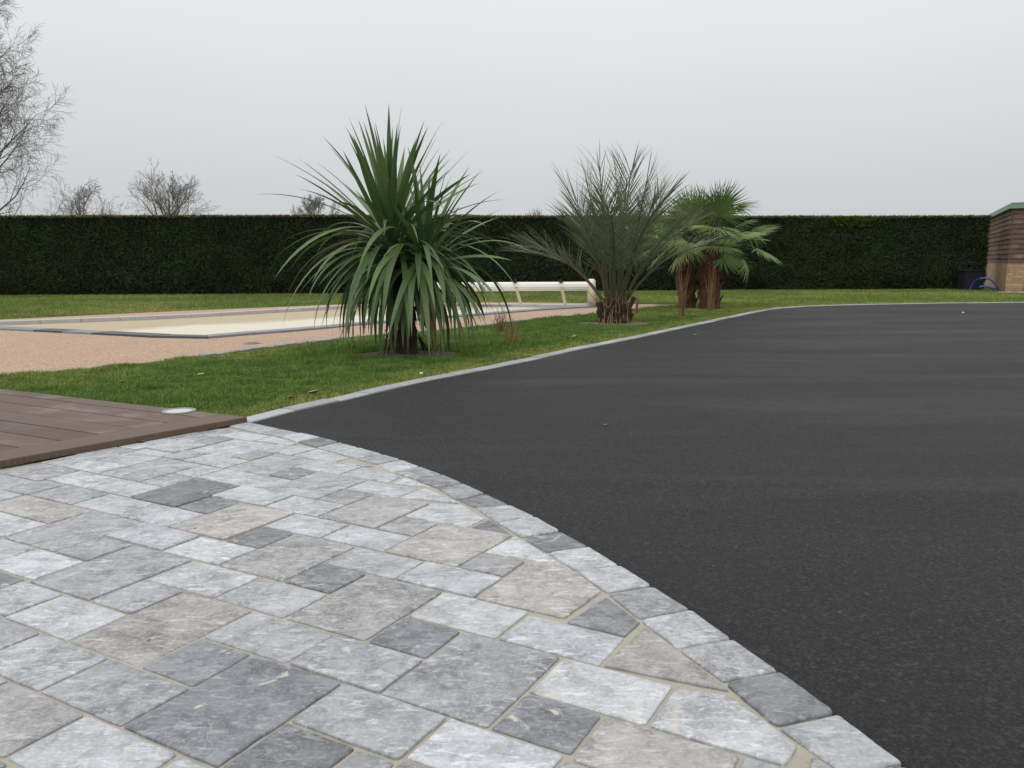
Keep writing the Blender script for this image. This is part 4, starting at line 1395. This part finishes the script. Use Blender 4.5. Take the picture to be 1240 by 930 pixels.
# ================================================================== soil patches under the palms
def soil_patch(cx, cy, rx, ry, seed, up=.014):
    V, Fc = [(cx, cy, up)], []
    n = 28
    for ring, (f_, z) in enumerate(((.45, up * .9), (.8, up * .6), (1.0, -.013))):
        for k in range(n):
            t = 2 * math.pi * k / n
            w = 1 + .28 * noise.noise(Vector((math.cos(t) * 1.6, math.sin(t) * 1.6, seed))) + .1 * noise.noise(Vector((math.cos(t) * 5, math.sin(t) * 5, seed)))
            V.append((cx + rx * f_ * w * math.cos(t), cy + ry * f_ * w * math.sin(t), z + .006 * noise.noise(Vector((k * .7, f_ * 9, seed)))))
    for k in range(n):
        Fc.append((0, 1 + k, 1 + (k + 1) % n))
        for r in range(2):
            a = 1 + r * n
            Fc.append((a + k, a + n + k, a + n + (k + 1) % n, a + (k + 1) % n))
    o = mesh_obj('soil_patch', V, Fc, M['soil'], None, True)
    o['kind'] = 'structure'


CB = Vector((*ground(493, 429), 0))
FB = Vector((*ground(744, 391.5), 0))
TB1 = Vector((*ground(833, 373.0), 0))
TB2 = Vector((*ground(859, 374.2), 0))
SOIL = [(CB.x + .03, CB.y - .05, .66, .42, 1.3), (FB.x, FB.y - .1, .62, .5, 2.7), (TB2.x - .2, TB2.y + .1, .55, .4, 4.1)]
for a in SOIL: soil_patch(*a)

# ================================================================== leaf materials for the palms
def leaf_mat(name, dark, light, rough=.42, spec=.4, tip=None):
    b = NB(name)
    v = b.random_vec(3)
    f_ = b.noise(3.5, 4, .6, 0, v)
    c = b.mix(b.rand, dark, light)
    c = b.mix(b.math('MULTIPLY', f_, .5), c, tuple(k * .55 for k in dark))
    if tip:
        h = b.math('FRACT', b.math('MULTIPLY', b.rand, 23.7))
        c = b.mix(b.ramp(h, [(.88, 0), (.93, .8)]), c, tip)
    b.done(c, rough, None, spec)
    tr = b.n('ShaderNodeBsdfTranslucent')
    b.l(c, tr.inputs['Color'])
    mx = b.n('ShaderNodeMixShader')
    mx.inputs[0].default_value = .16
    b.l(b.b.outputs[0], mx.inputs[1]); b.l(tr.outputs[0], mx.inputs[2])
    b.l(mx.outputs[0], b.t.nodes['Material Output'].inputs[0])
    return b.m


M['strap'] = leaf_mat('strap_leaf', (.070, .126, .040), (.165, .250, .085), .42, .4, (.17, .22, .075))
M['strap_dead'] = plain('strap_leaf_dead', (.16, .075, .035), .7, .4, 6.0, .1)
M['feather'] = leaf_mat('feather_frond', (.110, .145, .075), (.215, .255, .140), .5, .3)
M['fan'] = leaf_mat('fan_leaf', (.13, .21, .062), (.26, .36, .115), .42, .4, (.34, .36, .14))
M['stalk'] = leaf_mat('palm_stalk', (.085, .10, .05), (.16, .15, .08), .5, .35, (.20, .13, .07))

# ================================================================== strap-leaved palm
cord = empty('cordyline_palm', CB)
tag(cord, 'big bushy strap-leaved palm with drooping leaves nearest the drive', 'palm')


def bark_tube(name, pts, rad, mat_, parent, sides=14, bump=.02, seed=0, inv=None):
    V, Fc = [], []
    fine_p, fine_r = [], []
    for i in range(len(pts) - 1):
        for k in range(6):
            t = k / 6
            fine_p.append(Vector(pts[i]).lerp(Vector(pts[i + 1]), t)); fine_r.append(rad[i] * (1 - t) + rad[i + 1] * t)
    fine_p.append(Vector(pts[-1])); fine_r.append(rad[-1])
    tube(V, Fc, fine_p, fine_r, sides, True)
    V = [v + Vector((noise.noise(v * 9 + Vector((seed, 0, 0))), noise.noise(v * 9 + Vector((0, seed, 5))), noise.noise(v * 7))) * bump
         + Vector((noise.noise(v * 31), noise.noise(v * 33 + Vector((3, 1, 2))), 0)) * bump * .6 for v in V]
    o = mesh_obj(name, V, Fc, mat_, parent)
    return o


H1 = at(474, 283, CB.y) - CB            # main head
H2 = at(514, 303, CB.y - .14) - CB       # second head, to the right
bark_tube('trunk', [(0.0, 0, -.03), (.0, .01, .25), (.0, .0, .6), (H1.x * .5 + .03, 0, .95), (H1.x, H1.y, H1.z - .05)], [.125, .10, .085, .075, .06], M['bark'], cord, 14, .018, 1)
bark_tube('trunk', [(.02, 0, .72), (H2.x * .6, -.03, .95), (H2.x, H2.y, H2.z - .05)], [.085, .075, .055], M['bark'], cord, 10, .014, 3)


def strap_leaf(o_, az, el0, turn, ln, w, pw=1.3, twist=0.0, n=12, name='leaf', mat_=None, sway=0.0):
    V, Fc = [], []
    p = Vector(o_)
    a = az
    for i in range(n + 1):
        s_ = i / n
        el = max(math.radians(-89), el0 - turn * s_ ** pw)
        a = az + sway * s_
        d = Vector((math.cos(a) * math.cos(el), math.sin(a) * math.cos(el), math.sin(el)))
        side = Vector((-math.sin(a), math.cos(a), 0))
        up = side.cross(d) * -1
        if up.z < 0 and el > -1.2: up = -up
        tw = twist * s_
        side2 = side * math.cos(tw) + up * math.sin(tw)
        up2 = up * math.cos(tw) - side * math.sin(tw)
        ww = w * (.42 + .58 * min(1, s_ / .28)) * (1 - max(0, (s_ - .45) / .55) ** 1.7) * .5
        ww = max(ww, .0008)
        V += [p - side2 * ww + up2 * ww * .30, p, p + side2 * ww + up2 * ww * .30]
        p = p + d * (ln / n)
    for i in range(n):
        for k in range(2):
            q = i * 3 + k
            Fc.append((q, q + 1, q + 4, q + 3))
    return mesh_obj(name, V, Fc, mat_ or M['strap'], cord, True)


R3 = random.Random(31)
GA = 2.39996
def rosette(H, n, scale_, az0, tmin=0.0, tmax=1.0, bias=1.0):
    for i in range(n):
        t = tmin + (tmax - tmin) * ((i + R3.random()) / n) ** bias
        az = az0 + i * GA + R3.gauss(0, .15)
        el0 = math.radians(88 - 96 * t ** .95 + R3.gauss(0, 7))
        if t < .5:
            turn = math.radians(R3.uniform(2, 14) + 22 * t)
            pw_ = 1.5
        elif t < .66:
            turn = math.radians(R3.uniform(25, 90))
            pw_ = R3.uniform(1.2, 2.2)
        else:
            turn = math.radians(R3.uniform(76, 100) + 18 * (t - .6))
            pw_ = R3.uniform(.42, .8)
        ln = scale_ * (R3.uniform(1.02, 1.28) if t > .3 else R3.uniform(.98, 1.26))
        if t > .6: ln *= R3.uniform(.85, 1.06)
        d = Vector((math.cos(az) * math.cos(el0), math.sin(az) * math.cos(el0), math.sin(el0)))
        o_ = Vector(H) + Vector((0, 0, .06 - .34 * t)) + Vector((math.cos(az), math.sin(az), 0)) * (.03 + .04 * t)
        w = R3.uniform(.048, .072)
        strap_leaf(o_, az, el0, turn, ln, w, pw_, R3.gauss(0, .35), sway=R3.gauss(0, .18))


rosette(H1, 120, 1.04, .4, 0, 1.0, .95)
rosette(H2, 58, .88, 1.9, .10, 1.0, .9)
# long hanging skirt
for i in range(104):
    az = i * GA + R3.gauss(0, .2)
    hub = Vector(H1).lerp(Vector(H2), R3.random() ** 1.2)
    t = R3.random()
    el0 = math.radians(R3.uniform(0, 58) - 20 * t)
    turn = math.radians(R3.uniform(78, 118))
    strap_leaf(hub + Vector((math.cos(az) * .05, math.sin(az) * .05, -.02 - .38 * t)), az, el0, turn, R3.uniform(1.10, 1.52) * (1 - .16 * t),
               R3.uniform(.052, .078), R3.uniform(.48, .85), R3.gauss(0, .3), sway=R3.gauss(0, .12))
# leaves that stand out in the outline
for (az, el, tn, ln, w, pw_) in ((math.pi, 34, 40, 1.55, .055, 1.4), (math.pi - .2, 20, 70, 1.5, .06, 1.2), (math.pi + .25, 12, 92, 1.45, .062, 1.0), (math.pi + .5, 5, 84, 1.6, .06, .9),
                                 (-.1, 30, 62, 1.35, .05, 1.4), (.1, 18, 80, 1.4, .055, 1.3), (-.4, 5, 85, 1.35, .055, .9), (math.pi + .15, 45, 22, 1.5, .05, 1.3)):
    strap_leaf(Vector(H1) + Vector((0, 0, -.08)), az, math.radians(el), math.radians(tn), ln, w, pw_, R3.gauss(0, .2))
for (az, el, tn, ln) in ((-.7, -20, 60, 1.0), (-1.3, -30, 50, .95), (.3, -25, 55, 1.0), (-2.3, -30, 55, .9)):
    strap_leaf(Vector(H2) + Vector((0, 0, -.3)), az, math.radians(el), math.radians(tn), ln, .035, .8, .6, name='dead_leaf', mat_=M['strap_dead'])
# dead skirt strips against the trunk
for i in range(60):
    az = R3.random() * 2 * math.pi
    strap_leaf(Vector((math.cos(az) * .1, math.sin(az) * .1, R3.uniform(.15, .95))), az, math.radians(-35), math.radians(50), R3.uniform(.18, .5), .034, .6, R3.gauss(0, .8), n=5, name='dead_strip', mat_=M['bark'])

# ================================================================== feather palm
fp = empty('feather_palm', FB)
tag(fp, 'grey-green feather palm with stiff arching fronds, middle of the lawn strip', 'palm')
bark_tube('trunk', [(0, 0, -.03), (0, 0, .15), (0, 0, .36)], [.24, .24, .14], M['bark'], fp, 16, .05, 7)
R4 = random.Random(8)
for i in range(16):                                            # old cut leaf bases
    az = i * GA
    b0 = Vector((math.cos(az) * .2, math.sin(az) * .2, .02 + .016 * i))
    d = Vector((math.cos(az) * .6, math.sin(az) * .6, 1)).normalized()
    V, Fc = [], []
    tube(V, Fc, [b0, b0 + d * .1, b0 + d * R4.uniform(.15, .24)], [.055, .045, .032], 6, True)
    mesh_obj('leaf_base', V, Fc, M['bark'], fp)


def feather_frond(az, el0, turn, ln, nl=27):
    V, Fc = [], []
    n = 14
    pts, dirs = [], []
    p = Vector((math.cos(az) * .12, math.sin(az) * .12, .26))
    bend = R4.gauss(0, .12)
    for i in range(n + 1):
        s_ = i / n
        el = el0 - turn * s_ ** 1.4
        a = az + bend * s_
        d = Vector((math.cos(a) * math.cos(el), math.sin(a) * math.cos(el), math.sin(el)))
        pts.append(p.copy()); dirs.append(d)
        p = p + d * ln / n
    tube(V, Fc, pts, [.022 * (1 - .86 * i / n) + .003 for i in range(n + 1)], 5)
    nst = len(Fc)
    side0 = Vector((-math.sin(az), math.cos(az), 0))
    for k in range(nl):
        s_ = .34 + .66 * (k + R4.random()) / nl
        s_ = min(s_, .999)
        i = min(int(s_ * n), n - 1)
        q = pts[i].lerp(pts[i + 1], s_ * n - i)
        d = dirs[i]
        up = d.cross(side0) * -1
        if up.z < 0 and abs(d.z) < .98: up = -up
        u_ = (s_ - .34) / .66
        L_ = (.42 + .36 * math.sin(math.pi * min(1, u_ * .75 + .15))) * R4.uniform(.75, 1.2)
        for sg in (-1, 1):
            if R4.random() < .06: continue
            ld = (d * (.55 + .75 * u_) + side0 * sg * (.85 - .30 * u_) + up * (.34 + R4.gauss(0, .14))).normalized()
            ld = (ld + Vector((R4.gauss(0, .09), R4.gauss(0, .09), R4.gauss(0, .09)))).normalized()
            wd = ld.cross(up + side0 * .4 * sg).normalized()
            w = R4.uniform(.0055, .0080)
            base = len(V)
            p1 = q + ld * L_ * .35
            ld2 = (ld + Vector((0, 0, -.08))).normalized()
            p2 = p1 + ld2 * L_ * .35
            p3 = p2 + (ld2 + Vector((0, 0, -.12))).normalized() * L_ * .3
            V += [q - wd * w * .6, q + wd * w * .6, p1 - wd * w, p1 + wd * w, p2 - wd * w * .75, p2 + wd * w * .75, p3]
            Fc += [(base, base + 1, base + 3, base + 2), (base + 2, base + 3, base + 5, base + 4), (base + 4, base + 5, base + 6)]
    o = mesh_obj('frond', V, Fc, M['feather'], fp)
    o.data.materials.append(M['stalk'])
    o.data.polygons.foreach_set('material_index', [1 if k < nst else 0 for k in range(len(Fc))])
    return o


nf = 23
for i in range(nf):
    t = (i + .5) / nf
    az = i * GA + R4.gauss(0, .15)
    el0 = math.radians(max(54, 90 - 36 * t + R4.gauss(0, 5)))
    turn = math.radians(6 + 46 * t + R4.gauss(0, 10))
    ln = 2.24 * R4.uniform(.88, 1.06) * (1 - .27 * t)
    feather_frond(az, el0, turn, ln)
for i in range(14):                                            # dry stems in front of the stub
    az = -math.pi / 2 + R4.gauss(0, .7)
    V, Fc = [], []
    p0 = Vector((math.cos(az) * .26, math.sin(az) * .26, -.02))
    tube(V, Fc, [p0, p0 + Vector((R4.gauss(0, .04), 0, .25)), p0 + Vector((R4.gauss(0, .1), R4.gauss(0, .05), R4.uniform(.4, .65)))], [.012, .010, .004], 4)
    mesh_obj('dry_stem', V, Fc, M['straw'], fp)

# ================================================================== two fan palms
def fan_mesh(name, R_, nseg=30, spread=2.75, droop=.25, seed=0):
    rr_ = random.Random(seed)
    V, Fc = [], []
    da = 2 * spread / nseg
    for k in range(nseg):
        a = -spread + (k + .5) * da
        Rk = R_ * (1 - .16 * (abs(a) / spread) ** 2) * rr_.uniform(.93, 1.05)
        base = len(V)
        rows = [.05, .28, .50, .70, .86, 1.0]
        wob = rr_.gauss(0, .05)
        for j, f_ in enumerate(rows):
            r = Rk * f_
            hw = r * da * .5 if f_ <= .28 else Rk * .30 * da * .50 * (1 + .25 * (f_ < .75)) * (1 - (f_ - .28) / .72) ** .7
            aa = a + wob * f_
            cx_, cy_ = math.cos(aa), math.sin(aa)
            z = -droop * R_ * (max(0, f_ - .3) ** 1.7) * rr_.uniform(.8, 1.3) + .06 * R_ * f_ * (1 - math.cos(a) * .6)
            c0 = Vector((cx_ * r, cy_ * r, z))
            sd_ = Vector((-cy_, cx_, 0))
            V += [c0 - sd_ * hw - Vector((0, 0, hw * .8)), c0 + Vector((0, 0, hw * .35)), c0 + sd_ * hw - Vector((0, 0, hw * .8))]
        for j in range(len(rows) - 1):
            for m in range(2):
                q = base + j * 3 + m
                Fc.append((q, q + 1, q + 4, q + 3))
    me = bpy.data.meshes.new(name)
    me.from_pydata([tuple(v) for v in V], [], Fc)
    me.update()
    me.materials.append(M['fan'])
    return me


FAN = [fan_mesh('fan_blade', .64, 30, 2.0, .26, 1), fan_mesh('fan_blade', .60, 28, 1.8, .48, 2), fan_mesh('fan_blade', .68, 30, 1.8, .12, 3), fan_mesh('fan_blade', .5, 26, 1.6, .8, 4)]


def fan_palm(label, base, lean, trunk_h, trunk_r, leaves, seed):
    rr_ = random.Random(seed)
    root = empty('fan_palm', base)
    tag(root, label, 'palm', 'fan palms at the end of the lawn strip')
    top = Vector(lean)
    bark_tube('trunk', [(0, 0, -.03), (top.x * .3, top.y * .3, trunk_h * .35), (top.x * .7, top.y * .7, trunk_h * .75), (top.x, top.y, trunk_h)],
              [trunk_r * 1.05, trunk_r, trunk_r * .85, trunk_r * .45], M['fibre'], root, 18, .055, seed)
    for i in range(22):                                        # fibrous old leaf stubs
        az = i * GA
        h = trunk_h * (.08 + .85 * i / 22)
        c0 = Vector((top.x * h / trunk_h, top.y * h / trunk_h, h)) + Vector((math.cos(az), math.sin(az), 0)) * trunk_r * .85
        d = Vector((math.cos(az) * .55, math.sin(az) * .55, .9)).normalized()
        V, Fc = [], []
        tube(V, Fc, [c0, c0 + d * .09, c0 + d * rr_.uniform(.14, .26)], [.035, .028, .012], 5, True)
        mesh_obj('leaf_stub', V, Fc, M['fibre'], root)
    for (az, el, pl_, roll, tilt, var) in leaves:
        d = Vector((math.cos(az) * math.cos(el), math.sin(az) * math.cos(el), math.sin(el)))
        p0 = top * .95 + Vector((0, 0, trunk_h * .93))
        p1 = p0 + d * pl_ * .5
        d2 = (d + Vector((0, 0, -.22))).normalized()
        p2 = p1 + d2 * pl_ * .5
        V, Fc = [], []
        tube(V, Fc, [p0, p1, p2], [.018, .014, .010], 5)
        # blade frame: x axis along the stalk pitched by tilt
        fx = (d2 + Vector((0, 0, tilt))).normalized()
        sd_ = fx.cross(Vector((0, 0, 1)))
        if sd_.length < .05: sd_ = Vector((-math.sin(az), math.cos(az), 0))
        sd_.normalize()
        up = sd_.cross(fx).normalized()
        s2 = sd_ * math.cos(roll) + up * math.sin(roll)
        u2 = up * math.cos(roll) - sd_ * math.sin(roll)
        leaf = bpy.data.objects.new('leaf', FAN[var % 4])
        COL.objects.link(leaf)
        leaf.parent = root
        Mx = Matrix((fx, -s2, u2)).transposed().to_4x4()
        Mx.translation = p2
        leaf.matrix_local = Mx
        o = mesh_obj('petiole', [Mx.inverted() @ v for v in V], Fc, M['stalk'], leaf)
    return root


R5 = random.Random(77)
def leaf_set(n, specials, elmax=80, pl0=.55, pl1=.9):
    res = list(specials)
    for i in range(n):
        t = (i + .5) / n
        az = i * GA + R5.gauss(0, .2)
        el = math.radians(elmax - (elmax - 2) * t + R5.gauss(0, 6))
        res.append((az, el, R5.uniform(pl0, pl1), R5.gauss(0, .35), .28 - .62 * t + R5.gauss(0, .15), R5.choice([0, 0, 1, 1, 2, 3])))
    return res


rad = math.radians
fan_palm('smaller left fan palm leaning towards the feather palm', TB1, (-.10, .05, 0), 1.18, .17,
         leaf_set(19, [(rad(100), rad(84), .75, 1.35, .2, 2), (rad(200), rad(35), .7, .3, -.3, 0), (rad(-100), rad(20), .6, .2, -.5, 1)], 78), 3)
fan_palm('larger right fan palm with thick brown shaggy trunk', TB2, (-.05, .0, 0), 1.32, .20,
         leaf_set(26, [(rad(-70), rad(68), .85, .15, .1, 2), (rad(-5), rad(5), .95, -.2, -.25, 0), (rad(-30), rad(-12), .75, .1, -1.2, 3), (rad(15), rad(25), .95, .3, -.1, 2),
                       (rad(-85), rad(35), .7, .1, -.2, 1), (rad(60), rad(60), .9, .4, .1, 0)], 80, .6, .95), 5)

# ================================================================== dry ornamental grass clumps
def dry_clump(label, base, n, h, spread, mat_, seed, lean=.25):
    rr_ = random.Random(seed)
    V, Fc = [], []
    for i in range(n):
        az = rr_.random() * 2 * math.pi
        p0 = Vector((math.cos(az), math.sin(az), 0)) * spread * rr_.random()
        L_ = h * rr_.uniform(.45, 1.05)
        dx = Vector((rr_.gauss(0, lean), rr_.gauss(0, lean), 0)) * L_
        tube(V, Fc, [p0, p0 + dx * .35 + Vector((0, 0, L_ * .55)), p0 + dx + Vector((0, 0, L_))], [.0055, .004, .0015], 3)
    o = mesh_obj('dry_grass', V, Fc, mat_)
    o.location = base
    tag(o, label, 'dry grass', 'dried ornamental grass clumps on the lawn strip')


def gv(px, py): return (*ground(px, py), -.008)


dry_clump('tawny dry grass clump standing free on the lawn right of the strap-leaved palm', gv(620, 417), 24, .32, .11, M['straw'], 1, .22)
dry_clump('wispy reddish dry grass clump behind the tawny one', gv(606, 402.5), 28, .42, .10, M['straw_red'], 2, .25)
dry_clump('sheaf of upright tan stems in front of left fan palm', gv(824.5, 384), 26, .95, .07, M['straw'], 3, .09)
dry_clump('sheaf of upright tan stems against right fan palm trunk', gv(860.5, 377.4), 26, .95, .07, M['straw'], 4, .07)
dry_clump('tiny reddish dry tuft between feather palm and fan palms', gv(771, 380), 16, .34, .05, M['straw_red'], 5, .1)

# ================================================================== lawn
print('lawn...')
CURB_POLY = [(p.x, p.y) for p in curb_line]
cleft = []
for i, p in enumerate(curb_line):
    t = (curb_line[min(i + 1, len(curb_line) - 1)] - curb_line[max(i - 1, 0)]).normalized()
    cleft.append((p.x - t.y * (CURB_W - .012), p.y + t.x * (CURB_W - .012)))
KEEP_OUT = [cleft + [(40, -6), (-.5, -6), (0, 1), (-1.6, 4.7)], RESIN,
            [tuple(Cn), tuple(Cn + DB * 6), tuple(Cn + DB * 6 + DF * 3), tuple(Cn + DF * 3)]]
rs = np.random.RandomState(9)


def lawn_zone(n, x0, x1, y0, y1, h, w, three):
    P = np.stack([rs.uniform(x0, x1, n), rs.uniform(y0, y1, n)], 1)
    ok = (np.abs(P[:, 0]) < P[:, 1] * .70 + .6) & (P[:, 1] < hedge_y(P[:, 0]) + .2)
    P = P[ok]
    for poly in KEEP_OUT:
        P = P[~inside_np(P, poly)]
    for (cx, cy, rx, ry, sd_) in SOIL:
        d = ((P[:, 0] - cx) / rx) ** 2 + ((P[:, 1] - cy) / ry) ** 2
        P = P[(d > .8) | (rs.uniform(0, 1, len(P)) < .06)]
    kx = Vector(K[:2])
    rel = P - np.array([K.x, K.y])
    u_ = rel @ np.array([DR.x, DR.y]); v_ = rel @ np.array([DL.x, DL.y])
    P = P[~((u_ > -.4) & (v_ > -.95))]
    n = len(P)
    lowf = vnoise(P, .55, 2) * .55 + vnoise(P, 1.9, 3) * .3 + vnoise(P, 6.0, 4) * .15
    # drier, yellower turf close to the drive edging
    dmin = np.full(n, 9.0)
    cp = np.array(cleft)
    for c_ in cp[::2]:
        dmin = np.minimum(dmin, np.hypot(P[:, 0] - c_[0], P[:, 1] - c_[1]))
    dry = np.clip((lowf - .42) * 4.0, 0, 1) * .62 + np.clip(1 - dmin / .5, 0, 1) * .8 * (.45 + .9 * vnoise(P, 3.1, 12)) + np.clip((P[:, 1] - 14) / 12, 0, .22)
    dry = np.clip(dry + rs.normal(0, .12, n), 0, 1)
    lush = np.array([.112, .205, .040]); yell = np.array([.33, .36, .095]); straw = np.array([.40, .32, .16])
    col_ = lush * (1 - dry[:, None]) + yell * dry[:, None]
    s_ = rs.uniform(0, 1, n) < (.02 + .12 * dry)
    col_[s_] = straw * rs.uniform(.6, 1.1, (s_.sum(), 1))
    col_ *= rs.uniform(.55, 1.45, (n, 1)) * (.76 + .48 * vnoise(P, 11.0, 6))[:, None]
    hh_ = h * rs.uniform(.45, 1.25, n) * (.6 + .8 * vnoise(P, 5.0, 8)) * (1 - .35 * dry)
    az = rs.uniform(0, 2 * np.pi, n)
    lean = rs.uniform(.1, .9, n)
    fa = rs.uniform(0, 2 * np.pi, n)
    sx_, sy_ = np.cos(fa) * w * .5, np.sin(fa) * w * .5
    z0 = np.full(n, -.011)
    B_ = np.stack([P[:, 0], P[:, 1], z0], 1)
    S_ = np.stack([sx_, sy_, np.zeros(n)], 1)
    mid = B_ + np.stack([np.cos(az) * lean * hh_ * .25, np.sin(az) * lean * hh_ * .25, hh_ * .6], 1)
    tip = B_ + np.stack([np.cos(az) * lean * hh_ * .8, np.sin(az) * lean * hh_ * .8, hh_ * (1 - .25 * lean)], 1)
    if three:
        V = np.stack([B_ - S_, B_ + S_, mid - S_ * .8, mid + S_ * .8, tip], 1)
        b0 = np.arange(n)[:, None] * 5
        T = np.concatenate([b0 + [0, 1, 3], b0 + [0, 3, 2], b0 + [2, 3, 4]], 0)
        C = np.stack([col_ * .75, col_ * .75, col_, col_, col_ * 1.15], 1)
    else:
        V = np.stack([B_ - S_, B_ + S_, tip], 1)
        b0 = np.arange(n)[:, None] * 3
        T = b0 + [0, 1, 2]
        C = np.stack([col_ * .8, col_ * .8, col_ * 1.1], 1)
    return V.reshape(-1, 3), T, C.reshape(-1, 3)


zones = [lawn_zone(330000, -5.2, .4, 4.9, 8.6, .050, .0042, True),
         lawn_zone(300000, -4.2, 4.2, 8.6, 14.5, .050, .0065, True),
         lawn_zone(160000, -2, 8.5, 14.5, 19, .055, .011, False),
         lawn_zone(330000, -19, 19.5, 14.0, 28, .060, .014, False)]
Vs, Ts, Cs, off = [], [], [], 0
for V_, T_, C_ in zones:
    Vs.append(V_); Ts.append(T_ + off); Cs.append(C_); off += len(V_)
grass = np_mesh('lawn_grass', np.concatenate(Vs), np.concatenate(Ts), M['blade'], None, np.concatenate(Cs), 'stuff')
tag(grass, 'short green lawn grass with yellow patches', 'grass')
print('grass tris', len(grass.data.polygons))

# ================================================================== fallen leaves and crumbs
def fallen_leaf(label, px, py, size, col_, z=.0, rot=0.0, curl=.9, long_=1.5):
    size = size * .52
    x, y = ground(px, py, z)
    V, Fc = [], []
    n = 6
    for i in range(n + 1):
        s_ = i / n
        w = size * .5 * math.sin(math.pi * (s_ * .92 + .04)) ** .8
        zz = curl * size * (s_ - .4) ** 2
        V += [(size * long_ * (s_ - .5), -w, zz + curl * w * .6 + .001), (size * long_ * (s_ - .5), 0, zz + .001), (size * long_ * (s_ - .5), w, zz + curl * w * .8 + .001)]
    for i in range(n):
        for k in range(2):
            Fc.append((i * 3 + k, i * 3 + k + 1, i * 3 + k + 4, i * 3 + k + 3))
    key = 'litter_%02d' % int(sum(col_) * 100)
    if key not in M: M[key] = plain(key, col_, .7, .25, 30, .1)
    o = mesh_obj('fallen_leaf', V, Fc, M[key], None, True)
    o.location = (x, y, z)
    o.rotation_euler = (rnd.uniform(-.25, .25), rnd.uniform(-.2, .2), rot)
    tag(o, label, 'leaf', 'fallen leaves')


YEL, BRN, PALE, RED, TAN = (.42, .27, .05), (.13, .06, .03), (.55, .52, .44), (.22, .08, .04), (.36, .24, .12)
for a in (('yellow leaf lying in the grass behind the deck', 148, 463, .075, YEL, .035, .4),
          ('tan leaf in the grass below the round terrace lid', 243, 454.5, .085, TAN, .03, .2),
          ('dark brown leaf in mid lawn above the deck light', 288, 458, .07, BRN, .03, 2.0),
          ('large curled tan leaf by the granite edging', 380, 476.5, .12, TAN, .03, .5),
          ('dark brown leaf beside the curled tan leaf', 353, 482, .09, BRN, .03, 1.0),
          ('white leaf sliver in front of the strap-leaved palm', 510, 453, .06, (.6, .58, .5), .03, 1.3),
          ('tan leaf on the lawn edge near the feather palm', 695, 408, .09, TAN, .03, .1),
          ('reddish leaf alone on the asphalt in mid picture', 733, 515, .035, RED, .002, .4),
          ('dark reddish leaf at the foot of the deck trim', 171, 535.5, .05, RED, .016, .3),
          ('pale leaf on the far asphalt below the fan palms', 842, 406, .07, PALE, .002, .2),
          ('pale leaf far right on the asphalt before the bin', 1166, 379, .07, PALE, .002, 1.0),
          ('dark seed on the beige patio stone', 180.5, 776.5, .014, BRN, .014, .3),
          ('dark crumb on a beige stone nearer the deck', 236, 640.5, .012, BRN, .014, 1.3)):
    fallen_leaf(*a)
